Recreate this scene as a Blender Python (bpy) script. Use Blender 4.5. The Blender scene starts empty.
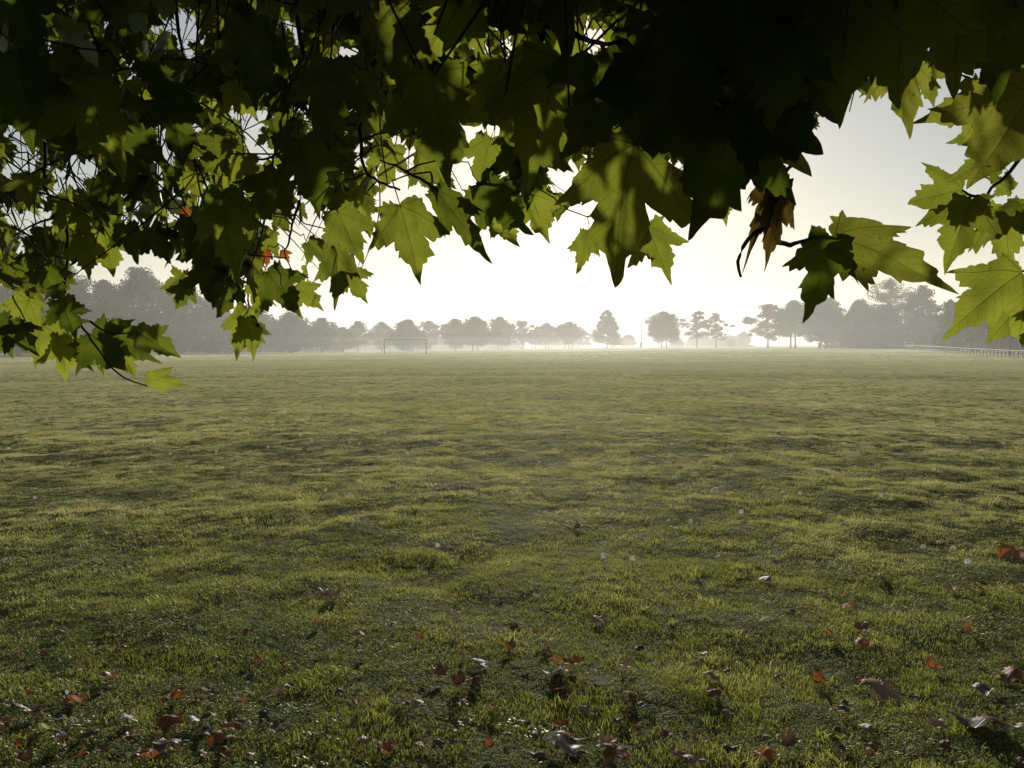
import bpy, math, random
import numpy as np
from mathutils import Vector, Matrix

random.seed(7); RNG = np.random.default_rng(7)
R = math.radians
scene = bpy.context.scene
COL = scene.collection

# ------------------------------------------------------------------ camera
W, H = 1024, 768
F = 800.0
CAM = Vector((0.0, 0.0, 1.6))
HORIZ = 345.0
PITCH = math.atan((HORIZ - H/2)/F)            # negative: looks down a little
cam_d = bpy.data.cameras.new('camera'); cam = bpy.data.objects.new('camera', cam_d); COL.objects.link(cam)
cam_d.sensor_width = 36.0; cam_d.lens = 36.0*F/W; cam_d.clip_start = 0.05; cam_d.clip_end = 6000
cam.location = CAM; cam.rotation_euler = (R(90)+PITCH, 0, 0)
scene.camera = cam
cP, sP = math.cos(PITCH), math.sin(PITCH)

def ray(px, py):
    x = (px-W/2)/F; u = -(py-H/2)/F
    return Vector((x, cP - u*sP, sP + u*cP))
def at(px, py, Y):
    d = ray(px, py); return CAM + d*(Y/d.y)
def proj(p):
    d = Vector(p)-CAM
    z = d.y*cP + d.z*sP; u = -d.y*sP + d.z*cP
    if z < 0.05: return None
    return (W/2 + F*d.x/z, H/2 - F*u/z)

# ------------------------------------------------------------------ sun
SUN_PX, SUN_EL = 560.0, R(19.0)
SUN_AZ = math.atan((SUN_PX-512)/F)            # to the right of +Y
SUN = Vector((math.sin(SUN_AZ)*math.cos(SUN_EL), math.cos(SUN_AZ)*math.cos(SUN_EL), math.sin(SUN_EL)))

# ------------------------------------------------------------------ noise
def _hash(ix, iy, seed):
    n = (ix.astype(np.int64)*374761393 + iy.astype(np.int64)*668265263 + seed*974711) & 0x7fffffff
    n = ((n ^ (n >> 13))*1274126177) & 0x7fffffff
    return ((n ^ (n >> 16)) & 0xffff)/65535.0
def vnoise(x, y, seed=0):
    ix = np.floor(x); iy = np.floor(y); fx = x-ix; fy = y-iy
    fx = fx*fx*fx*(fx*(fx*6-15)+10); fy = fy*fy*fy*(fy*(fy*6-15)+10)
    a = _hash(ix, iy, seed); b = _hash(ix+1, iy, seed); c = _hash(ix, iy+1, seed); d = _hash(ix+1, iy+1, seed)
    return (a*(1-fx)+b*fx)*(1-fy) + (c*(1-fx)+d*fx)*fy - 0.5
def sstep(a, b, v):
    t = np.clip((v-a)/(b-a), 0, 1); return t*t*(3-2*t)

def height(x, y):
    x = np.asarray(x, float); y = np.asarray(y, float)
    r = np.sqrt(x*x+y*y)
    rough = 1 - sstep(9, 19, r)*0.86
    far = 1 - sstep(40, 110, r)
    ca, sa = math.cos(.5), math.sin(.5)
    X = x*ca-y*sa; Y = x*sa+y*ca
    patch = 0.55 + 0.9*sstep(-0.25, 0.25, vnoise(X/4.2, Y/4.2, 11))
    h = 0.050*vnoise(X/1.15, Y/1.0, 1)*patch + 0.075*vnoise(Y/0.50, X/0.50, 2)*patch + 0.035*vnoise(X/0.25, Y/0.25, 3)*(r < 30)
    h = h*rough*(0.55+0.45*sstep(4, 8, r))
    h = h + 0.055*vnoise(x/7.0, y/5.0, 4)*far + 0.10*vnoise(x/26., y/19., 5)*sstep(12, 40, r)*far
    h = h + 0.16*sstep(11.5, 13.5, y + 0.9*vnoise(x/3.5, y/9.0, 8)*3)*(1-sstep(15, 34, y)) * sstep(-14, -2, x)*0.55
    # a hollow across the meadow
    h = h - 0.06*np.exp(-((y-15.5-0.12*x)/2.2)**2)
    h = h + 0.72*sstep(80, 185, y)*sstep(-45, 60, x)
    h = h - 0.12*sstep(70, 125, y)*(1-sstep(-70, 20, x))
    h = h + sstep(600, 2000, r)*2.0
    return h
H0 = float(height(0., 0.))
def ground_z(x, y): return float(height(x, y)) - H0
def ground_at(px, py):
    d = ray(px, py); t = 1.6/(-d.z) if d.z < -1e-4 else 300
    for _ in range(30):
        p = CAM+d*t; t += (p.z-ground_z(p.x, p.y))/max(-d.z, .02)*0.6
        t = max(.5, t)
    p = CAM+d*t; return Vector((p.x, p.y, ground_z(p.x, p.y)))
def ground_px(px, Y):
    x = (px-W/2)/F*Y*1.0/cP*1.0
    x = (px-W/2)/F*(Y*cP)
    return Vector((x, Y, ground_z(x, Y)))

# ------------------------------------------------------------------ helpers
def tag(o, label=None, cat=None, group=None, kind=None):
    if label: o['label'] = label
    if cat: o['category'] = cat
    if group: o['group'] = group
    if kind: o['kind'] = kind
    return o
def empty(name, loc, rz=0):
    o = bpy.data.objects.new(name, None); COL.objects.link(o); o.location = loc; o.rotation_euler = (0, 0, rz)
    o.empty_display_size = .2
    return o
def link(name, me, parent=None, loc=None, rot=None):
    o = bpy.data.objects.new(name, me); COL.objects.link(o)
    if parent is not None: o.parent = parent
    if loc is not None: o.location = loc
    if rot is not None: o.rotation_euler = rot
    return o
def np_mesh(name, V, Fc, mats=(), uv=None, attrs=None, smooth=False, mat_idx=None):
    """V (n,3); Fc list of arrays (k,3) / (k,4)"""
    me = bpy.data.meshes.new(name)
    V = np.asarray(V, np.float32)
    me.vertices.add(len(V)); me.vertices.foreach_set('co', V.ravel())
    Fc = [np.asarray(f, np.int32) for f in Fc if len(f)]
    loops = np.concatenate([f.ravel() for f in Fc]); tot = np.concatenate([np.full(len(f), f.shape[1], np.int32) for f in Fc])
    st = np.concatenate([[0], np.cumsum(tot)[:-1]]).astype(np.int32)
    me.loops.add(len(loops)); me.loops.foreach_set('vertex_index', loops)
    me.polygons.add(len(tot)); me.polygons.foreach_set('loop_start', st); me.polygons.foreach_set('loop_total', tot)
    if smooth: me.polygons.foreach_set('use_smooth', np.ones(len(tot), bool))
    for m in mats: me.materials.append(m)
    if mat_idx is not None: me.polygons.foreach_set('material_index', np.asarray(mat_idx, np.int32))
    me.update(calc_edges=True)
    if uv is not None:
        l = me.uv_layers.new(name='UVMap'); l.data.foreach_set('uv', np.asarray(uv, np.float32)[loops].ravel())
    for k, v in (attrs or {}).items():
        a = me.attributes.new(k, 'FLOAT', 'POINT'); a.data.foreach_set('value', np.asarray(v, np.float32))
    return me

class MB:
    def __init__(s): s.v = []; s.f = []
    def tube(s, pts, rad, n=6, cap=True):
        pts = [Vector(p) for p in pts]; m = len(pts); b0 = len(s.v)
        if not hasattr(rad, '__len__'): rad = [rad]*m
        ref = Vector((.31, .17, .93)).normalized()
        for i, p in enumerate(pts):
            t = (pts[min(i+1, m-1)]-pts[max(i-1, 0)])
            if t.length < 1e-9: t = Vector((0, 0, 1))
            t.normalize(); a = t.cross(ref)
            if a.length < .1: a = t.cross(Vector((1, 0, 0)))
            a.normalize(); b = t.cross(a)
            for k in range(n):
                q = 2*math.pi*k/n; s.v.append(p+(a*math.cos(q)+b*math.sin(q))*rad[i])
        for i in range(m-1):
            for k in range(n):
                s.f.append((b0+i*n+k, b0+i*n+(k+1) % n, b0+(i+1)*n+(k+1) % n, b0+(i+1)*n+k))
        if cap:
            s.f.append(tuple(b0+k for k in range(n))[::-1]); s.f.append(tuple(b0+(m-1)*n+k for k in range(n)))
    def box(s, c, size, rz=0):
        b0 = len(s.v); cx, cy, cz = c; sx, sy, sz = [q/2 for q in size]; co, si = math.cos(rz), math.sin(rz)
        for dz in (-sz, sz):
            for dx, dy in ((-sx, -sy), (sx, -sy), (sx, sy), (-sx, sy)):
                s.v.append(Vector((cx+dx*co-dy*si, cy+dx*si+dy*co, cz+dz)))
        for q in ((0, 3, 2, 1), (4, 5, 6, 7), (0, 1, 5, 4), (1, 2, 6, 5), (2, 3, 7, 6), (3, 0, 4, 7)): s.f.append(tuple(b0+k for k in q))
    def build(s, name, mat, parent=None, loc=None, smooth=False, bevel=0):
        me = bpy.data.meshes.new(name); me.from_pydata([tuple(v) for v in s.v], [], s.f); me.materials.append(mat)
        if smooth:
            for p in me.polygons: p.use_smooth = True
        me.update()
        o = link(name, me, parent, loc)
        if bevel:
            m = o.modifiers.new('bevel', 'BEVEL'); m.width = bevel; m.segments = 2
        return o

# ------------------------------------------------------------------ node helpers
class NT:
    def __init__(s, name):
        s.m = bpy.data.materials.new(name); s.m.use_nodes = True; s.t = s.m.node_tree
        for n in list(s.t.nodes): s.t.nodes.remove(n)
        s.out = s.t.nodes.new('ShaderNodeOutputMaterial')
    def n(s, typ, **kw):
        nd = s.t.nodes.new(typ)
        for k, v in kw.items():
            if k.startswith('i_'):
                key = k[2:]; key = int(key) if key.isdigit() else key
                s.set(nd.inputs[key], v)
            else: setattr(nd, k, v)
        return nd
    def set(s, sock, v):
        if isinstance(v, bpy.types.NodeSocket): s.t.links.new(v, sock)
        elif isinstance(v, bpy.types.Node): s.t.links.new(v.outputs[0], sock)
        else: sock.default_value = v
    def math(s, op, a, b=None, c=None, clamp=False):
        nd = s.t.nodes.new('ShaderNodeMath'); nd.operation = op; nd.use_clamp = clamp
        s.set(nd.inputs[0], a)
        if b is not None: s.set(nd.inputs[1], b)
        if c is not None: s.set(nd.inputs[2], c)
        return nd.outputs[0]
    def mix(s, f, a, b, typ='MIX'):
        nd = s.t.nodes.new('ShaderNodeMix'); nd.data_type = 'RGBA'; nd.blend_type = typ
        s.set(nd.inputs[0], f); s.set(nd.inputs[6], a); s.set(nd.inputs[7], b); return nd.outputs[2]
    def ramp(s, f, stops):
        nd = s.t.nodes.new('ShaderNodeValToRGB'); e = nd.color_ramp.elements
        while len(e) < len(stops): e.new(.5)
        for q, (p, c) in zip(e, stops): q.position = p; q.color = c if hasattr(c, '__len__') else (c, c, c, 1)
        s.set(nd.inputs[0], f); return nd.outputs[0]
    def noise(s, vec, scale, detail=3, rough=.55, dist=0.):
        nd = s.t.nodes.new('ShaderNodeTexNoise'); s.set(nd.inputs['Vector'], vec)
        nd.inputs['Scale'].default_value = scale; nd.inputs['Detail'].default_value = detail
        nd.inputs['Roughness'].default_value = rough; nd.inputs['Distortion'].default_value = dist
        return nd.outputs[0]
    def surf(s, sh): s.t.links.new(sh, s.out.inputs['Surface'])

def c4(r, g, b): return (r, g, b, 1)

def leaf_material(name, dif, trans_lo, trans_hi, vein, gloss=.05, tf=.55, spots=0., strength_dif=1.):
    t = NT(name)
    uv = t.n('ShaderNodeUVMap', uv_map='UVMap').outputs[0]
    sp = t.n('ShaderNodeSeparateXYZ', i_0=uv)
    x, y = sp.outputs[0], sp.outputs[1]
    th = t.math('ABSOLUTE', t.math('ARCTAN2', x, y))
    r = t.math('SQRT', t.math('ADD', t.math('MULTIPLY', x, x), t.math('MULTIPLY', y, y)))
    d0 = th; d1 = t.math('ABSOLUTE', t.math('SUBTRACT', th, 0.90)); d2 = t.math('ABSOLUTE', t.math('SUBTRACT', th, 1.62))
    d = t.math('MINIMUM', t.math('MINIMUM', d0, d1), d2)
    a = t.math('MULTIPLY', r, t.math('COSINE', d)); b = t.math('MULTIPLY', r, t.math('SINE', d))
    main = t.math('SUBTRACT', 1, t.math('DIVIDE', b, t.math('MULTIPLY_ADD', r, -.011, .019)), clamp=True)
    nz = t.noise(uv, 5., 2)
    s = t.math('FRACT', t.math('MULTIPLY', t.math('ADD', t.math('SUBTRACT', a, t.math('MULTIPLY', b, .85)), t.math('MULTIPLY', nz, .12)), 8.5))
    side = t.math('SUBTRACT', 1, t.math('DIVIDE', t.math('ABSOLUTE', t.math('SUBTRACT', s, .5)), .075), clamp=True)
    s2 = t.n('ShaderNodeTexVoronoi', feature='DISTANCE_TO_EDGE'); t.set(s2.inputs['Vector'], uv); s2.inputs['Scale'].default_value = 26
    net = t.math('SUBTRACT', 1, t.math('DIVIDE', s2.outputs['Distance'], .09), clamp=True)
    vm = t.math('MAXIMUM', main, t.math('MAXIMUM', t.math('MULTIPLY', side, .6), t.math('MULTIPLY', net, .22)))
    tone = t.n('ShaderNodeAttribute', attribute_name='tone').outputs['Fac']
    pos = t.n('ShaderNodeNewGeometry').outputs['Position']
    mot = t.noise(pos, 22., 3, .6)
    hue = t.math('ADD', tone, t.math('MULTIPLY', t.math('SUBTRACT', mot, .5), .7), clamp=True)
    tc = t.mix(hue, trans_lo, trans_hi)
    if spots:
        v = t.noise(pos, 60., 2, .6); sm = t.math('GREATER_THAN', v, 1-spots*.9)
        tc = t.mix(sm, tc, c4(.10, .035, .008))
    tc = t.mix(t.math('MULTIPLY', vm, .62), tc, vein)
    dc = t.mix(hue, dif, tuple([q*1.35 for q in dif[:3]]+[1]))
    dc = t.mix(t.math('MULTIPLY', vm, .4), dc, c4(dif[0]*2.2, dif[1]*1.9, dif[2]*2.2))
    bump = t.n('ShaderNodeBump', i_Strength=.5, i_Distance=.0016); t.set(bump.inputs['Height'], t.math('ADD', t.math('SUBTRACT', 1, vm), t.math('MULTIPLY', mot, .6)))
    D = t.n('ShaderNodeBsdfDiffuse', i_Color=dc, i_Normal=bump); T = t.n('ShaderNodeBsdfTranslucent', i_Color=tc, i_Normal=bump)
    G = t.n('ShaderNodeBsdfGlossy', i_Color=c4(.8, .85, .8), i_Roughness=.42, i_Normal=bump)
    ms = t.n('ShaderNodeMixShader', i_0=tf, i_1=D, i_2=T)
    fr = t.n('ShaderNodeFresnel', i_IOR=1.38)
    ms2 = t.n('ShaderNodeMixShader', i_0=t.math('MULTIPLY', fr, gloss*6), i_1=ms, i_2=G)
    t.surf(ms2.outputs[0]); return t.m

M = {}
M['leaf'] = leaf_material('plane_leaf', c4(.018, .03, .006), c4(.075, .105, .008), c4(.36, .39, .038), c4(.05, .075, .006), gloss=.03, tf=.60, spots=.27)  # dark low-tone colour stands in for leaves in shade
M['leaf_gold'] = leaf_material('golden_leaf', c4(.022, .03, .006), c4(.12, .155, .014), c4(.29, .29, .035), c4(.08, .09, .008), gloss=.03, tf=.60, spots=.32)
M['leaf_dead'] = leaf_material('withered_leaf', c4(.05, .028, .012), c4(.10, .055, .012), c4(.30, .20, .04), c4(.03, .02, .006), gloss=.02, tf=.4, spots=.4)
M['leaf_orange'] = leaf_material('turning_leaf', c4(.10, .03, .01), c4(.40, .10, .02), c4(.5, .2, .03), c4(.1, .03, .01), gloss=.02, tf=.5)
def fallen_mat(name, d, d2, tr, gloss):
    t = NT(name)
    uv = t.n('ShaderNodeUVMap', uv_map='UVMap').outputs[0]
    sp = t.n('ShaderNodeSeparateXYZ', i_0=uv); x, y = sp.outputs[0], sp.outputs[1]
    th = t.math('ABSOLUTE', t.math('ARCTAN2', x, y))
    dd = t.math('MINIMUM', t.math('MINIMUM', th, t.math('ABSOLUTE', t.math('SUBTRACT', th, .9))), t.math('ABSOLUTE', t.math('SUBTRACT', th, 1.62)))
    ve = t.math('SUBTRACT', 1, t.math('DIVIDE', dd, .05), clamp=True)
    n = t.noise(uv, 3.5, 4, .65)
    col = t.mix(t.ramp(n, [(.35, 0.), (.65, 1.)]), d, d2)
    col = t.mix(t.math('MULTIPLY', ve, .5), col, c4(d2[0]*1.3, d2[1]*1.3, d2[2]*1.3))
    bump = t.n('ShaderNodeBump', i_Strength=.6, i_Distance=.002); t.set(bump.inputs['Height'], t.math('ADD', n, ve))
    D = t.n('ShaderNodeBsdfDiffuse', i_Color=col, i_Normal=bump); T = t.n('ShaderNodeBsdfTranslucent', i_Color=tr, i_Normal=bump)
    G = t.n('ShaderNodeBsdfGlossy', i_Roughness=.42, i_Normal=bump)
    ms = t.n('ShaderNodeMixShader', i_0=.32, i_1=D, i_2=T)
    ms2 = t.n('ShaderNodeMixShader', i_0=gloss, i_1=ms, i_2=G); t.surf(ms2.outputs[0]); return t.m
M['f_rust'] = fallen_mat('rust_fallen_leaf', c4(.10, .040, .017), c4(.24, .10, .045), c4(.40, .12, .025), .03)
M['f_orange'] = fallen_mat('orange_fallen_leaf', c4(.30, .10, .025), c4(.46, .18, .05), c4(.70, .22, .03), .03)
M['f_brown'] = fallen_mat('brown_fallen_leaf', c4(.05, .028, .016), c4(.12, .07, .045), c4(.12, .04, .012), .05)
M['f_pale'] = fallen_mat('pale_fallen_leaf', c4(.20, .13, .075), c4(.42, .31, .20), c4(.26, .15, .07), .05)
M['f_grey'] = fallen_mat('grey_fallen_leaf', c4(.08, .055, .035), c4(.22, .16, .105), c4(.14, .08, .035), .05)
M['f_yellow'] = fallen_mat('yellow_fallen_leaf', c4(.25, .26, .03), c4(.36, .34, .05), c4(.40, .40, .04), .03)

def simple(name, col, rough=.8, noise_scale=6., var=.35, spec=.2, metal=0.):
    t = NT(name); pos = t.n('ShaderNodeTexCoord').outputs['Object']
    n = t.noise(pos, noise_scale, 4, .6)
    c = t.mix(t.ramp(n, [(.3, 0.), (.7, 1.)]), tuple([q*(1-var) for q in col[:3]]+[1]), tuple([min(1, q*(1+var)) for q in col[:3]]+[1]))
    b = t.n('ShaderNodeBump', i_Strength=.4, i_Distance=.01); t.set(b.inputs['Height'], n)
    p = t.n('ShaderNodeBsdfPrincipled', i_Roughness=rough, i_Metallic=metal); t.set(p.inputs['Base Color'], c); t.set(p.inputs['Normal'], b.outputs[0])
    p.inputs['Specular IOR Level'].default_value = spec
    t.surf(p.outputs[0]); return t.m
M['twig'] = simple('twig_bark', c4(.030, .022, .014), .85, 60.)
M['bark'] = simple('plane_bark', c4(.13, .115, .075), .85, 5., .5)
M['far_bark'] = simple('far_bark', c4(.045, .038, .028), .9, 3.)
M['post'] = simple('weathered_timber', c4(.10, .09, .07), .8, 8.)
M['rail'] = simple('pale_timber', c4(.30, .28, .22), .7, 8., .2)
M['steel'] = simple('dull_steel', c4(.05, .05, .05), .6, 10., .15)
M['white_paint'] = simple('white_paint', c4(.93, .93, .91), .2, 3., .04, .5)
M['glass_dark'] = simple('dark_window', c4(.02, .025, .03), .12, 3., .1, .6)
M['rubber'] = simple('tyre_rubber', c4(.02, .02, .02), .8, 10.)
M['soil'] = simple('crumbly_soil', c4(.78, .55, .40), .95, 40., .4)
M['stem'] = simple('flower_stem', c4(.10, .13, .04), .7, 30.)
M['path'] = simple('pale_path', c4(.34, .32, .27), .9, .5, .2)

def far_leaf(name, c):
    t = NT(name); pos = t.n('ShaderNodeNewGeometry').outputs['Position']
    n = t.noise(pos, .6, 3, .6)
    col = t.mix(n, tuple([q*.6 for q in c[:3]]+[1]), tuple([q*1.5 for q in c[:3]]+[1]))
    D = t.n('ShaderNodeBsdfDiffuse', i_Color=col); T = t.n('ShaderNodeBsdfTranslucent'); t.set(T.inputs[0], t.mix(.4, col, c4(.10, .11, .02)))
    ms = t.n('ShaderNodeMixShader', i_0=.35, i_1=D, i_2=T); t.surf(ms.outputs[0]); return t.m
M['far_leaf'] = far_leaf('far_foliage', c4(.032, .042, .016))
M['far_leaf_dark'] = far_leaf('dark_far_foliage', c4(.022, .03, .013))
M['crown_leaf'] = far_leaf('crown_foliage', c4(.035, .055, .012))

# seed head
t = NT('dandelion_down'); D = t.n('ShaderNodeBsdfDiffuse', i_Color=c4(.7, .69, .62)); T = t.n('ShaderNodeBsdfTranslucent', i_Color=c4(.75, .73, .65)); t.surf(t.n('ShaderNodeMixShader', i_0=.5, i_1=D, i_2=T).outputs[0]); M['down'] = t.m

# grass blades and the ground share this world-space patch colouring
def patch_nodes(t):
    pos = t.n('ShaderNodeNewGeometry').outputs['Position']
    p1 = t.noise(pos, .16, 4, .62, .4); p2 = t.noise(pos, 1.1, 3, .6); p3 = t.noise(pos, 5., 2, .6)
    return pos, p1, p2, p3
def grass_material():
    t = NT('dewy_grass'); pos, p1, p2, p3 = patch_nodes(t)
    f = t.math('ADD', t.math('MULTIPLY', p1, .35), t.math('ADD', t.math('MULTIPLY', p2, .4), t.math('MULTIPLY', p3, .25)))
    f = t.ramp(f, [(.36, 0.), (.64, 1.)])
    bt = t.n('ShaderNodeAttribute', attribute_name='tone').outputs['Fac']
    hgt = t.n('ShaderNodeAttribute', attribute_name='hgt').outputs['Fac']
    base = t.mix(f, c4(.045, .058, .008), c4(.17, .165, .05))
    base = t.mix(t.math('GREATER_THAN', bt, .86), base, c4(.17, .14, .065))
    base = t.mix(t.math('MULTIPLY', t.math('POWER', hgt, 1.5), .55), base, c4(.55, .55, .32))  # pale tips: dew sheen put into the blade colour
    root_shade = t.math('MULTIPLY_ADD', t.math('MULTIPLY', hgt, 1.6, clamp=True), .78, .22)  # blade bases darkened in colour for the shaded gaps between blades
    tr = t.mix(f, c4(.30, .38, .035), c4(.80, .78, .36))
    tr = t.mix(t.math('GREATER_THAN', bt, .86), tr, c4(.22, .17, .07))
    base = t.mix(.5, base, t.mix(bt, c4(.030, .050, .006), c4(.36, .38, .12)))
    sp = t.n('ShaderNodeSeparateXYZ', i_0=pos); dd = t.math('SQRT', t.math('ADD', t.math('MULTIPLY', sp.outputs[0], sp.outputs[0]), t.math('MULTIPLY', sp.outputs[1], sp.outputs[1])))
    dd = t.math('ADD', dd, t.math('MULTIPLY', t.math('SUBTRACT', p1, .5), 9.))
    near_shade = t.math('SUBTRACT', 1, t.math('DIVIDE', t.math('SUBTRACT', dd, 3.5), 7.5), clamp=True)   # darker, greener towards the viewer: shade put into the blade colour
    base = t.mix(near_shade, base, t.mix(1., base, c4(.56, .60, .36), 'MULTIPLY')); tr = t.mix(near_shade, tr, t.mix(1., tr, c4(.64, .68, .34), 'MULTIPLY'))
    dry = t.math('MULTIPLY', t.math('SUBTRACT', 1, near_shade), .35)
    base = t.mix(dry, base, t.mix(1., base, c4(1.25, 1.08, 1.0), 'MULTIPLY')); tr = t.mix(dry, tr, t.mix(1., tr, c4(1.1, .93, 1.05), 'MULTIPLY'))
    base = t.mix(1., base, t.mix(root_shade, c4(0, 0, 0), c4(1.22, 1.18, 1.1)), 'MULTIPLY'); tr = t.mix(1., tr, t.mix(root_shade, c4(0, 0, 0), c4(1.15, 1.1, 1.)), 'MULTIPLY')
    D = t.n('ShaderNodeBsdfDiffuse', i_Color=base); T = t.n('ShaderNodeBsdfTranslucent', i_Color=tr)
    G = t.n('ShaderNodeBsdfGlossy', i_Color=c4(.75, .78, .6), i_Roughness=.5)
    ms = t.n('ShaderNodeMixShader', i_0=.55, i_1=D, i_2=T)
    fr = t.n('ShaderNodeFresnel', i_IOR=1.40)
    ms2 = t.n('ShaderNodeMixShader', i_0=t.math('MULTIPLY', fr, .13, clamp=True), i_1=ms, i_2=G); t.surf(ms2.outputs[0]); return t.m
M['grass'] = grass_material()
def ground_material():
    t = NT('meadow_ground'); pos, p1, p2, p3 = patch_nodes(t)
    sp = t.n('ShaderNodeSeparateXYZ', i_0=pos)
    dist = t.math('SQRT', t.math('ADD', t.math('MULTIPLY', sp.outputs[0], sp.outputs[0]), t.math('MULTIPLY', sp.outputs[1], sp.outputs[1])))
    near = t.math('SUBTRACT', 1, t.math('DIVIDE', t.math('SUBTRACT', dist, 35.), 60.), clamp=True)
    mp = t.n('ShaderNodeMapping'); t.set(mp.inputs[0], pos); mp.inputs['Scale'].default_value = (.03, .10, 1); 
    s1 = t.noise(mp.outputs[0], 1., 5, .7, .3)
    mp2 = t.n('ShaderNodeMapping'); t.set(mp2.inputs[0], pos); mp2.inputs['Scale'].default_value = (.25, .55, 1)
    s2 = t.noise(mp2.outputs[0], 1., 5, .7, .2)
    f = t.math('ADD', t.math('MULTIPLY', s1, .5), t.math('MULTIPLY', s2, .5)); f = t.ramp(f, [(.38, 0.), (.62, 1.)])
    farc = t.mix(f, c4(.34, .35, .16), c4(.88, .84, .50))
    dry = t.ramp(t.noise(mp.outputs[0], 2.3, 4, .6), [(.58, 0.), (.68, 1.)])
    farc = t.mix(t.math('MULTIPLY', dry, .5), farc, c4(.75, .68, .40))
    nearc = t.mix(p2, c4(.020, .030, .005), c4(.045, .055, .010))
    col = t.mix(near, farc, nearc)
    hh = t.math('ADD', t.noise(pos, 9., 4, .7), t.math('MULTIPLY', t.noise(pos, 1.6, 3, .6), 2.))
    b = t.n('ShaderNodeBump', i_Strength=.9, i_Distance=.06); t.set(b.inputs['Height'], hh)
    D = t.n('ShaderNodeBsdfDiffuse', i_Color=col, i_Normal=b); G = t.n('ShaderNodeBsdfGlossy', i_Color=c4(.9, .88, .75), i_Roughness=.55, i_Normal=b)
    t.surf(t.n('ShaderNodeMixShader', i_0=.012, i_1=D, i_2=G).outputs[0]); return t.m
M['ground'] = ground_material()

# ------------------------------------------------------------------ ground
ang = np.concatenate([np.linspace(-math.pi, R(-46), 60, endpoint=False), np.linspace(R(-46), R(46), 420, endpoint=False), np.linspace(R(46), math.pi, 60, endpoint=False)])
rad = np.concatenate([[.02], np.geomspace(.4, 3200, 680)])
A, Rr = np.meshgrid(ang, rad); X = Rr*np.sin(A); Y = Rr*np.cos(A)
Z = height(X, Y)-H0
na, nr = len(ang), len(rad)
i, j = np.meshgrid(np.arange(nr-1), np.arange(na), indexing='ij'); j2 = (j+1) % na
quads = np.stack([i*na+j, i*na+j2, (i+1)*na+j2, (i+1)*na+j], -1).reshape(-1, 4)[:, ::-1]
me = np_mesh('ground', np.stack([X.ravel(), Y.ravel(), Z.ravel()], -1), [quads], [M['ground']], smooth=True)
tag(link('ground', me), kind='structure')

# ------------------------------------------------------------------ grass (stuff)
def blade_clump(seed, nb, spread, hmin, hmax, wid, clover=False):
    rg = np.random.default_rng(seed); V = []; Q = []; T3 = []; tone = []; hg = []
    for b in range(nb):
        rr = spread*math.sqrt(rg.random()); q = rg.random()*6.283; bx, by = rr*math.cos(q), rr*math.sin(q)
        h = rg.uniform(hmin, hmax)*(1-.35*(rr/spread)); az = rg.random()*6.283; lean = rg.uniform(.15, 1.1)*h
        dx, dy = math.cos(az), math.sin(az); face = az+rg.uniform(-1.2, 1.2); wx, wy = -math.sin(face), math.cos(face)
        w = wid*rg.uniform(.7, 1.3); tn = rg.random(); b0 = len(V)
        if clover and rg.random() < .55:
            cx, cy, cz = bx+dx*lean*.4, by+dy*lean*.4, h*rg.uniform(.5, .9); s = rg.uniform(.005, .009); tx_, ty_ = rg.normal(0, .5, 2)
            for k in range(3):
                a = az+k*2.094; ex, ey = math.cos(a), math.sin(a); px_, py_ = -ey, ex; b1 = len(V); tl = rg.uniform(-.1, .4)+ex*tx_+ey*ty_
                V += [(cx, cy, cz), (cx+(ex*.7+px_*.6)*s, cy+(ey*.7+py_*.6)*s, cz+tl*s), (cx+ex*1.3*s, cy+ey*1.3*s, cz+tl*1.3*s), (cx+(ex*.7-px_*.6)*s, cy+(ey*.7-py_*.6)*s, cz+tl*s)]
                tone += [.15+.3*rg.random()]*4; hg += [.25]*4; Q.append((b1, b1+1, b1+2, b1+3))
            continue
        for k, (f, ww) in enumerate(((0, 1.), (.4, .95), (.75, .7))):
            px_, py_, pz_ = bx+dx*lean*f*f, by+dy*lean*f*f, h*(f-.12*f*f)
            V += [(px_-wx*w*ww/2, py_-wy*w*ww/2, pz_), (px_+wx*w*ww/2, py_+wy*w*ww/2, pz_)]; hg += [f, f]
        V.append((bx+dx*lean, by+dy*lean, h*.86)); hg.append(1.); tone += [tn]*7
        Q += [(b0, b0+1, b0+3, b0+2), (b0+2, b0+3, b0+5, b0+4)]; T3.append((b0+4, b0+5, b0+6))
    V = np.array(V); V[:, 2] -= .006
    return np_mesh('grass_clump', V, [np.array(T3).reshape(-1, 3), np.array(Q)], [M['grass']], attrs={'tone': tone, 'hgt': hg})

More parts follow.
